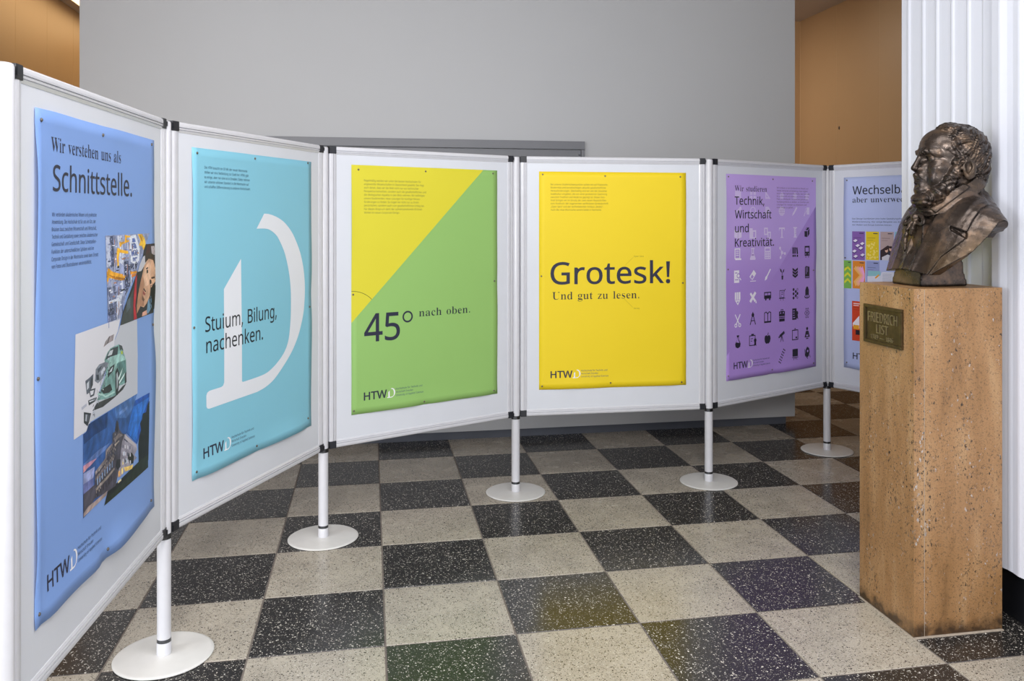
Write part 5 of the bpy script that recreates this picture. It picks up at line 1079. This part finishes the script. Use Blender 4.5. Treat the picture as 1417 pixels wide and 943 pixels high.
HC = (-.087, .032, .452); HT = -math.radians(8)      # head centre in the bust, turned a little to his right
def to_head(P):
    Q = P-np.array(HC); c, s = math.cos(-HT), math.sin(-HT)
    return np.stack([Q[:, 0]*c-Q[:, 1]*s, Q[:, 0]*s+Q[:, 1]*c, Q[:, 2]], 1)
def strands(u, v, f, k=0.):                  # rounded locks running along u, parting and closing
    w_ = .009*np.sin(33*u+k+20*v)+.004*np.sin(83*u+2*k-30*v)
    a = np.abs(np.sin((v+w_)*f*.5)); b = np.abs(np.sin((v+1.5*w_+.004*np.sin(61*u+k))*f*1.05+1.))
    return (a-.62)+.5*(b-.62)+.18*np.sin((v-w_)*f*3.1+30*u)
def head(P0):
    P = to_head(P0); Q = both(P); x, y, z = P[:, 0], P[:, 1], P[:, 2]; ay = Q[:, 1]
    d = ell(P, (-.008, 0, .046), (.110, .096, .098))
    d = sm(d, ell(P, (.050, 0, -.015), (.082, .077, .112)), .03)
    d = sm(d, ell(P, (.045, 0, .070), (.079, .077, .067)), .03)
    d = sm(d, ell(P, (.046, 0, -.085), (.082, .062, .050)), .03)          # jaw
    d = sm(d, ell(P, (.122, 0, -.094), (.030, .034, .028)), .018)         # chin
    d = sm(d, caps(Q, (.124, .012, .046), (.090, .058, .038), .014, .012), .012)   # brow
    d = sm(d, ell(Q, (.084, .055, -.016), (.030, .022, .022)), .022)      # cheekbone
    d = sm(d, ell(Q, (.088, .048, -.055), (.030, .022, .030)), .02)       # cheek
    d = sm(d, ell(P, (.120, 0, -.050), (.030, .034, .036)), .018)         # muzzle
    d = cut(d, ell(Q, (.124, .037, .020), (.020, .021, .0155)), .009)     # eye sockets
    d = cut(d, ell(Q, (.133, .024, .022), (.012, .009, .014)), .008)      # beside the nose root
    d = sm(d, ell(Q, (.0975, .036, .019), (.0185, .019, .0165)), .002)    # eyeballs
    lid = chain(Q, [((.108, .019, .021), .003), ((.1165, .029, .0295), .0038), ((.112, .043, .0295), .004), ((.095, .055, .017), .0034)])
    low = chain(Q, [((.108, .019, .018), .003), ((.114, .030, .008), .0032), ((.109, .042, .008), .0032), ((.096, .054, .015), .003)])
    d = sm(sm(d, lid, .0025), low, .0035)
    d = cut(d, chain(Q, [((.121, .024, .037), .0016), ((.118, .040, .0375), .0016), ((.100, .056, .027), .0014)]), .004)
    d = sm(d, chain(Q, [((.108, .024, .001), .003), ((.107, .038, -.003), .004), ((.096, .052, .003), .003)]), .007)  # eye bags
    br = chain(Q, [((.136, .012, .041), .0045), ((.128, .028, .050), .0068), ((.108, .050, .0475), .0062), ((.088, .066, .031), .003)])
    d = sm(d, br-.0013*np.sin(480*ay+200*z), .005)                         # eyebrows
    d = cut(d, chain(P, [((.1425, .004, .052), .0012), ((.139, .005, .038), .0012)]), .004)
    for zz in (.078, .094): d = d+.0012*np.exp(-((z-zz-.12*ay-.003*np.sin(60*y))/.0022)**2)*ss(x, .09, .11)   # brow wrinkles
    nose = chain(P, [((.127, 0, .040), .0095), ((.138, 0, .018), .0088), ((.150, 0, -.006), .0105)])
    d = sm(d, nose, .008); d = sm(d, ell(P, (.1525, 0, -.013), (.0130, .0122, .0105)), .006)
    d = sm(d, ell(Q, (.137, .0150, -.0185), (.0140, .0080, .0095)), .004)
    d = sm(d, ell(Q, (.120, .020, -.012), (.018, .013, .020)), .010)      # nose root to cheek
    d = cut(d, ell(Q, (.1455, .0070, -.0275), (.0065, .0042, .0055)), .003)  # nostrils
    d = cut(d, chain(Q, [((.126, .0245, -.014), .0014), ((.118, .033, -.032), .0016), ((.110, .038, -.052), .001)]), .009)  # naso-labial fold
    d = sm(d, chain(Q, [((.148, 0, -.0385), .0085), ((.140, .016, -.0425), .0085), ((.126, .030, -.052), .006), ((.116, .036, -.064), .004)])-.0013*np.sin(380*ay+180*z), .004)   # moustache
    d = sm(d, chain(Q, [((.148, 0, -.0515), .0060), ((.139, .014, -.053), .0052), ((.125, .026, -.057), .003)]), .003)
    d = sm(d, chain(Q, [((.146, 0, -.0675), .0080), ((.136, .014, -.067), .0070), ((.122, .025, -.061), .003)]), .004)
    d = cut(d, chain(Q, [((.159, 0, -.0590), .0018), ((.144, .015, -.0592), .0018), ((.120, .031, -.060), .0016)]), .002)
    d = cut(d, ell(P, (.152, 0, -.0815), (.010, .022, .006)), .007)
    # beard along the jaw, under the chin
    bd = chain(Q, [((.026, .088, .026), .014), ((.036, .084, -.004), .020), ((.044, .080, -.036), .024), ((.064, .066, -.080), .028), ((.092, .046, -.114), .030), ((.120, .020, -.131), .030), ((.128, 0, -.133), .030)])
    arc = np.arctan2(z+.02, x+.02)
    bd = bd-.0055*strands(arc*.10, np.hypot(x, z+.02)+.008*np.sin(arc*9)+.2*y, 150, 1.)-.0034*np.sin(130*x+60*z+2*np.sin(90*z))*np.sin(120*z-50*x+70*y+2*np.sin(80*x))
    d = sm(d, bd, .004)
    # neck
    d = sm(d, caps(P, (-.030, 0, -.05), (-.045, .0, -.22), .070, .076), .02)
    # ear
    E = Q-np.array((.014, 0, 0)); 
    e = ell(E, (-.016, .1005, -.022), (.0260, .011, .037))
    e = cut(e, ell(E, (-.011, .1125, -.016), (.0175, .0150, .0250)), .003)
    e = sm(e, chain(E, [((-.024, .105, .002), .0034), ((-.027, .106, -.018), .0038), ((-.016, .105, -.038), .0042)]), .003)
    e = sm(e, chain(E, [((.004, .100, -.014), .0045), ((.002, .102, -.026), .0055)]), .004)
    e = sm(e, ell(E, (-.010, .101, -.051), (.010, .007, .011)), .006)
    # hair: swept-back shell behind a receding hairline
    h = ell(P, (-.011, 0, .042), (.116, .107, .108)); h = sm(h, ell(P, (-.052, 0, -.030), (.066, .084, .078)), .03)
    h = sm(h, ell(Q, (-.008, .064, .080), (.062, .040, .048)), .02)
    h = sm(h, ell(P, (.034, .020, .126), (.040, .046, .028)), .014)       # forelock
    side = ss(ay, .030, .070); xb = (-x).clip(0)
    v = z+.42*x-3.2*xb*xb+.0; u = -x+.4*z
    lk = strands(u, v+.004*np.sin(40*u+60*z), 165, .4)*side+strands(x, y+.35*x*np.sign(y)*(ay > .01), 120, 2.)*(1-side)
    curl = np.sin(150*x+50*z+2*np.sin(60*z))*np.sin(120*z-60*x+2*np.sin(70*x))
    tmp = np.exp(-((x-.042)/.028)**2-((z-.055)/.045)**2)
    h = h-.0064*lk*(1-.4*tmp)-.0045*curl*tmp*side-.0013*curl-.001
    line = .056+(z-.04).clip(0)*.30-(.03-z).clip(0)*.35
    line = line-.012*np.sin(z*95-.6)*ss(ay, .03, .06)-.30*(.03-np.abs(ay-.050)).clip(0)*ss(z, .085, .12)
    h = np.maximum(h, (x-line-.004*np.sin(z*170+60*ay)-.002*np.sin(z*390))*.8)
    h = np.maximum(h, (-.092-z)*.8+.25*(x+.08).clip(0))                    # nape
    h = cut(h, ell(E, (-.011, .116, -.020), (.031, .022, .043)), .005)    # clear of the ear
    d = sm(d, h, .003)
    d = sm(d, e, .003)
    return d

BR = (-.812, .583)
def hz(pts): return [((X-576)*.000381, (143.4-Y/6.414)*.00273) for X, Y in pts]
COAT_L = hz([(690, 250), (900, 60), (1030, 70), (1100, 215), (1030, 250), (960, 340), (905, 445), (760, 395), (705, 330), (650, 290)])
LAPEL = hz([(650, 290), (705, 330), (760, 395), (895, 500), (690, 655), (560, 830), (380, 830), (480, 620), (560, 440)])
FLAP = hz([(850, 10), (945, 62), (645, 282), (585, 240), (700, 190)])
NOTCH = hz([(765, 402), (905, 452), (900, 500), (830, 462), (772, 432)])
def torso(P):
    x, y, z = P[:, 0], P[:, 1], P[:, 2]; ay = np.abs(y); h = BR[0]*x+BR[1]*ay
    xf = np.interp(ay, [0, .06, .13, .18, .22, .27, .31, .35], [.110, .098, .063, .036, .010, -.034, -.074, -.115])
    X = xf-.36*(z-.06)-2.2*(z-.20).clip(0)**2-.006*np.sin(ay*30)
    ztop = np.interp(ay, [0, .08, .14, .19, .24, .29, .33], [.365, .350, .318, .286, .252, .224, .205])
    front = ss(x-X, -.07, -.03)
    d = -sm(-(x-X)*.86, -(z-ztop)*.93, .035)
    d = -sm(-d, (x+.180-.33*(ay-.09).clip(0)), .03)
    # coat over the waistcoat
    edge = np.interp(z, [.04, .127, .204, .272, .3], [-.071, -.037, -.006, .032, .05])
    coat = ss(h-edge, -.0025, .0025)
    d = d-.009*coat*front-.009*(1-front)
    d = d-.0075*poly_mask(h, z, COAT_L, .0022)*ss(x, -.2, -.16)-.0065*poly_mask(h, z, LAPEL, .0022)*front
    d = d+.010*poly_mask(h, z, NOTCH, .0025)*front
    # waistcoat and shirt folds
    inner = (1-coat)*front
    d = d-inner*.004*np.abs(np.sin(62*(h+.55*z)+3*np.sin(26*z)))
    d = sm(d, caps(P, (-.098, .018, .20), (-.090, .030, .33), .088, .072), .02)      # neck cloth
    # stand-up shirt collar with its point
    cz = .288+.60*(.03-x); r = np.hypot(x+.082, (y-.012)*.98)
    col = np.maximum(np.abs(r-(.111+.34*(cz-z)))-.0045, np.abs(z-cz)-.026)
    col = np.maximum(col, np.where(x > -.02, .022-ay, -1))
    col = np.maximum(col, (x-.030))
    d = sm(d, col-.002, .003)
    # cravat: wrapped band, knot, two loops and hanging ends
    d = sm(d, chain(P, [((-.02, .085, .300), .014), ((.022, .050, .276), .018), ((.036, .0, .270), .018), ((.022, -.05, .276), .018)])+.002*np.sin(300*z+60*y), .006)
    d = sm(d, ell(P, (.060, .012, .254), (.018, .016, .017)), .003)
    def loop(c, r1, r2, t, tilt):
        q = P-np.array(c); yy = q[:, 1]*math.cos(tilt)+q[:, 2]*math.sin(tilt); zz = -q[:, 1]*math.sin(tilt)+q[:, 2]*math.cos(tilt)
        k = np.sqrt((yy/r1)**2+(zz/r2)**2); return np.hypot((k-1)*min(r1, r2), q[:, 0]+.35*q[:, 2])-t
    d = sm(d, loop((.062, .040, .246), .026, .013, .0058, -.5), .002)
    d = sm(d, loop((.064, -.020, .246), .026, .013, .0058, .5), .002)
    d = sm(d, chain(P, [((.062, .016, .250), .006), ((.084, .028, .212), .0085), ((.086, .022, .190), .006)]), .003)
    d = sm(d, chain(P, [((.062, .006, .250), .006), ((.086, .000, .208), .0085), ((.090, -.006, .172), .008), ((.098, .002, .130), .005)])+.0015*np.sin(260*z), .003)
    d = d-.0065*poly_mask(h, z, FLAP, .0022)*ss(x, -.19, -.15)
    # broken, hand-modelled surface
    d = d+.0010*np.sin(70*x+40*z+3*np.sin(50*y))*np.sin(60*y-30*z)+.0005*np.sin(180*x+90*y)*np.sin(160*z)
    # cut off below along a rising curve, hollow behind the front shell
    zl = np.interp(ay, [0, .06, .128, .17, .21, .245, .27, .295, .32], [.060, .056, .045, .080, .116, .158, .196, .217, .222])
    zc = zl+1.25*(xf-.022-x).clip(0)
    zc = np.minimum(zc, zl+.016+.0*x+np.interp(ay, [0, .16, .24, .34], [.15, .11, .05, .004]))
    d = np.maximum(d, (zc-z)*.62)
    d = np.maximum(d, (ay-.296)*.96)
    return d
def socle(P):
    x, y, z = P[:, 0], P[:, 1], P[:, 2]; k = .13*(.05-z).clip(-.2)
    d = np.maximum(np.abs(x+.004)-(.090+k), np.abs(y)-(.080+k))+.001*np.sin(90*z+40*y); d = np.maximum(d, -z); return np.maximum(d, z-.23)

bronze = mat('patinated_bronze', (92, 74, 56), .34, metal=.68)
def bronze_nodes(m):
    tc = nd(m, 'ShaderNodeTexCoord'); g = nd(m, 'ShaderNodeNewGeometry')
    n = nd(m, 'ShaderNodeTexNoise', Scale=16., Detail=6, Roughness=.65); ln(m, tc.outputs['Object'], n.inputs[0])
    cur = ramp(m, n.outputs[0], [(.28, (50, 44, 41)), (.5, (78, 68, 62)), (.72, (120, 98, 80))])
    n2 = nd(m, 'ShaderNodeTexNoise', Scale=5., Detail=5); ln(m, tc.outputs['Object'], n2.inputs[0])
    f = ramp(m, n2.outputs[0], [(.5, (0., 0., 0.)), (.72, (.6, .6, .6))]); cur = mix(m, f, cur, (104, 84, 58))
    cav = ramp(m, g.outputs['Pointiness'], [(.44, (.28, .26, .24)), (.5, (1., 1., 1.)), (.56, (2.1, 2.0, 1.9))])  # hollows darker; edges lighter for wear and highlights put into the colour
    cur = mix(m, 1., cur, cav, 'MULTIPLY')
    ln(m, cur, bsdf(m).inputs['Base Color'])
    r = nd(m, 'ShaderNodeMath', operation='MULTIPLY_ADD'); ln(m, n.outputs[0], r.inputs[0]); r.inputs[1].default_value = .32; r.inputs[2].default_value = .12; ln(m, r.outputs[0], bsdf(m).inputs['Roughness'])
    n3 = nd(m, 'ShaderNodeTexNoise', Scale=90., Detail=3); ln(m, tc.outputs['Object'], n3.inputs[0])
    b = nd(m, 'ShaderNodeBump', Strength=.25, Distance=.003); ln(m, n3.outputs[0], b.inputs['Height']); ln(m, b.outputs[0], bsdf(m).inputs['Normal'])
bronze_nodes(bronze)
def np_mesh(name, V, F):
    me = bpy.data.meshes.new(name); me.vertices.add(len(V)); me.vertices.foreach_set('co', V.astype(np.float32).ravel())
    me.loops.add(F.size); me.loops.foreach_set('vertex_index', F.astype(np.int32).ravel())
    me.polygons.add(len(F)); me.polygons.foreach_set('loop_start', np.arange(0, F.size, 4, dtype=np.int32))
    me.polygons.foreach_set('use_smooth', np.ones(len(F), bool)); me.update(calc_edges=True); return me
bust = thing('bronze_bust', 'dark bronze bust of a bearded man in a coat, standing on the travertine pedestal', 'bust', RM @ Matrix.Translation((BUST_A, BUST_B, PZ+.001)) @ Matrix.Rotation(math.pi, 4, 'Z'))
def whole(P): 
    d = torso(P); up = P[:, 2] > .24
    if up.any(): d[up] = sm(d[up], head(P[up]), .004)
    return d
V, F = surf(whole, (-.27, -.36, .02), (.19, .36, .66), VOX)
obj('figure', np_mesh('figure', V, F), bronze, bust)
V, F = surf(socle, (-.13, -.12, -.02), (.13, .12, .25), .004)
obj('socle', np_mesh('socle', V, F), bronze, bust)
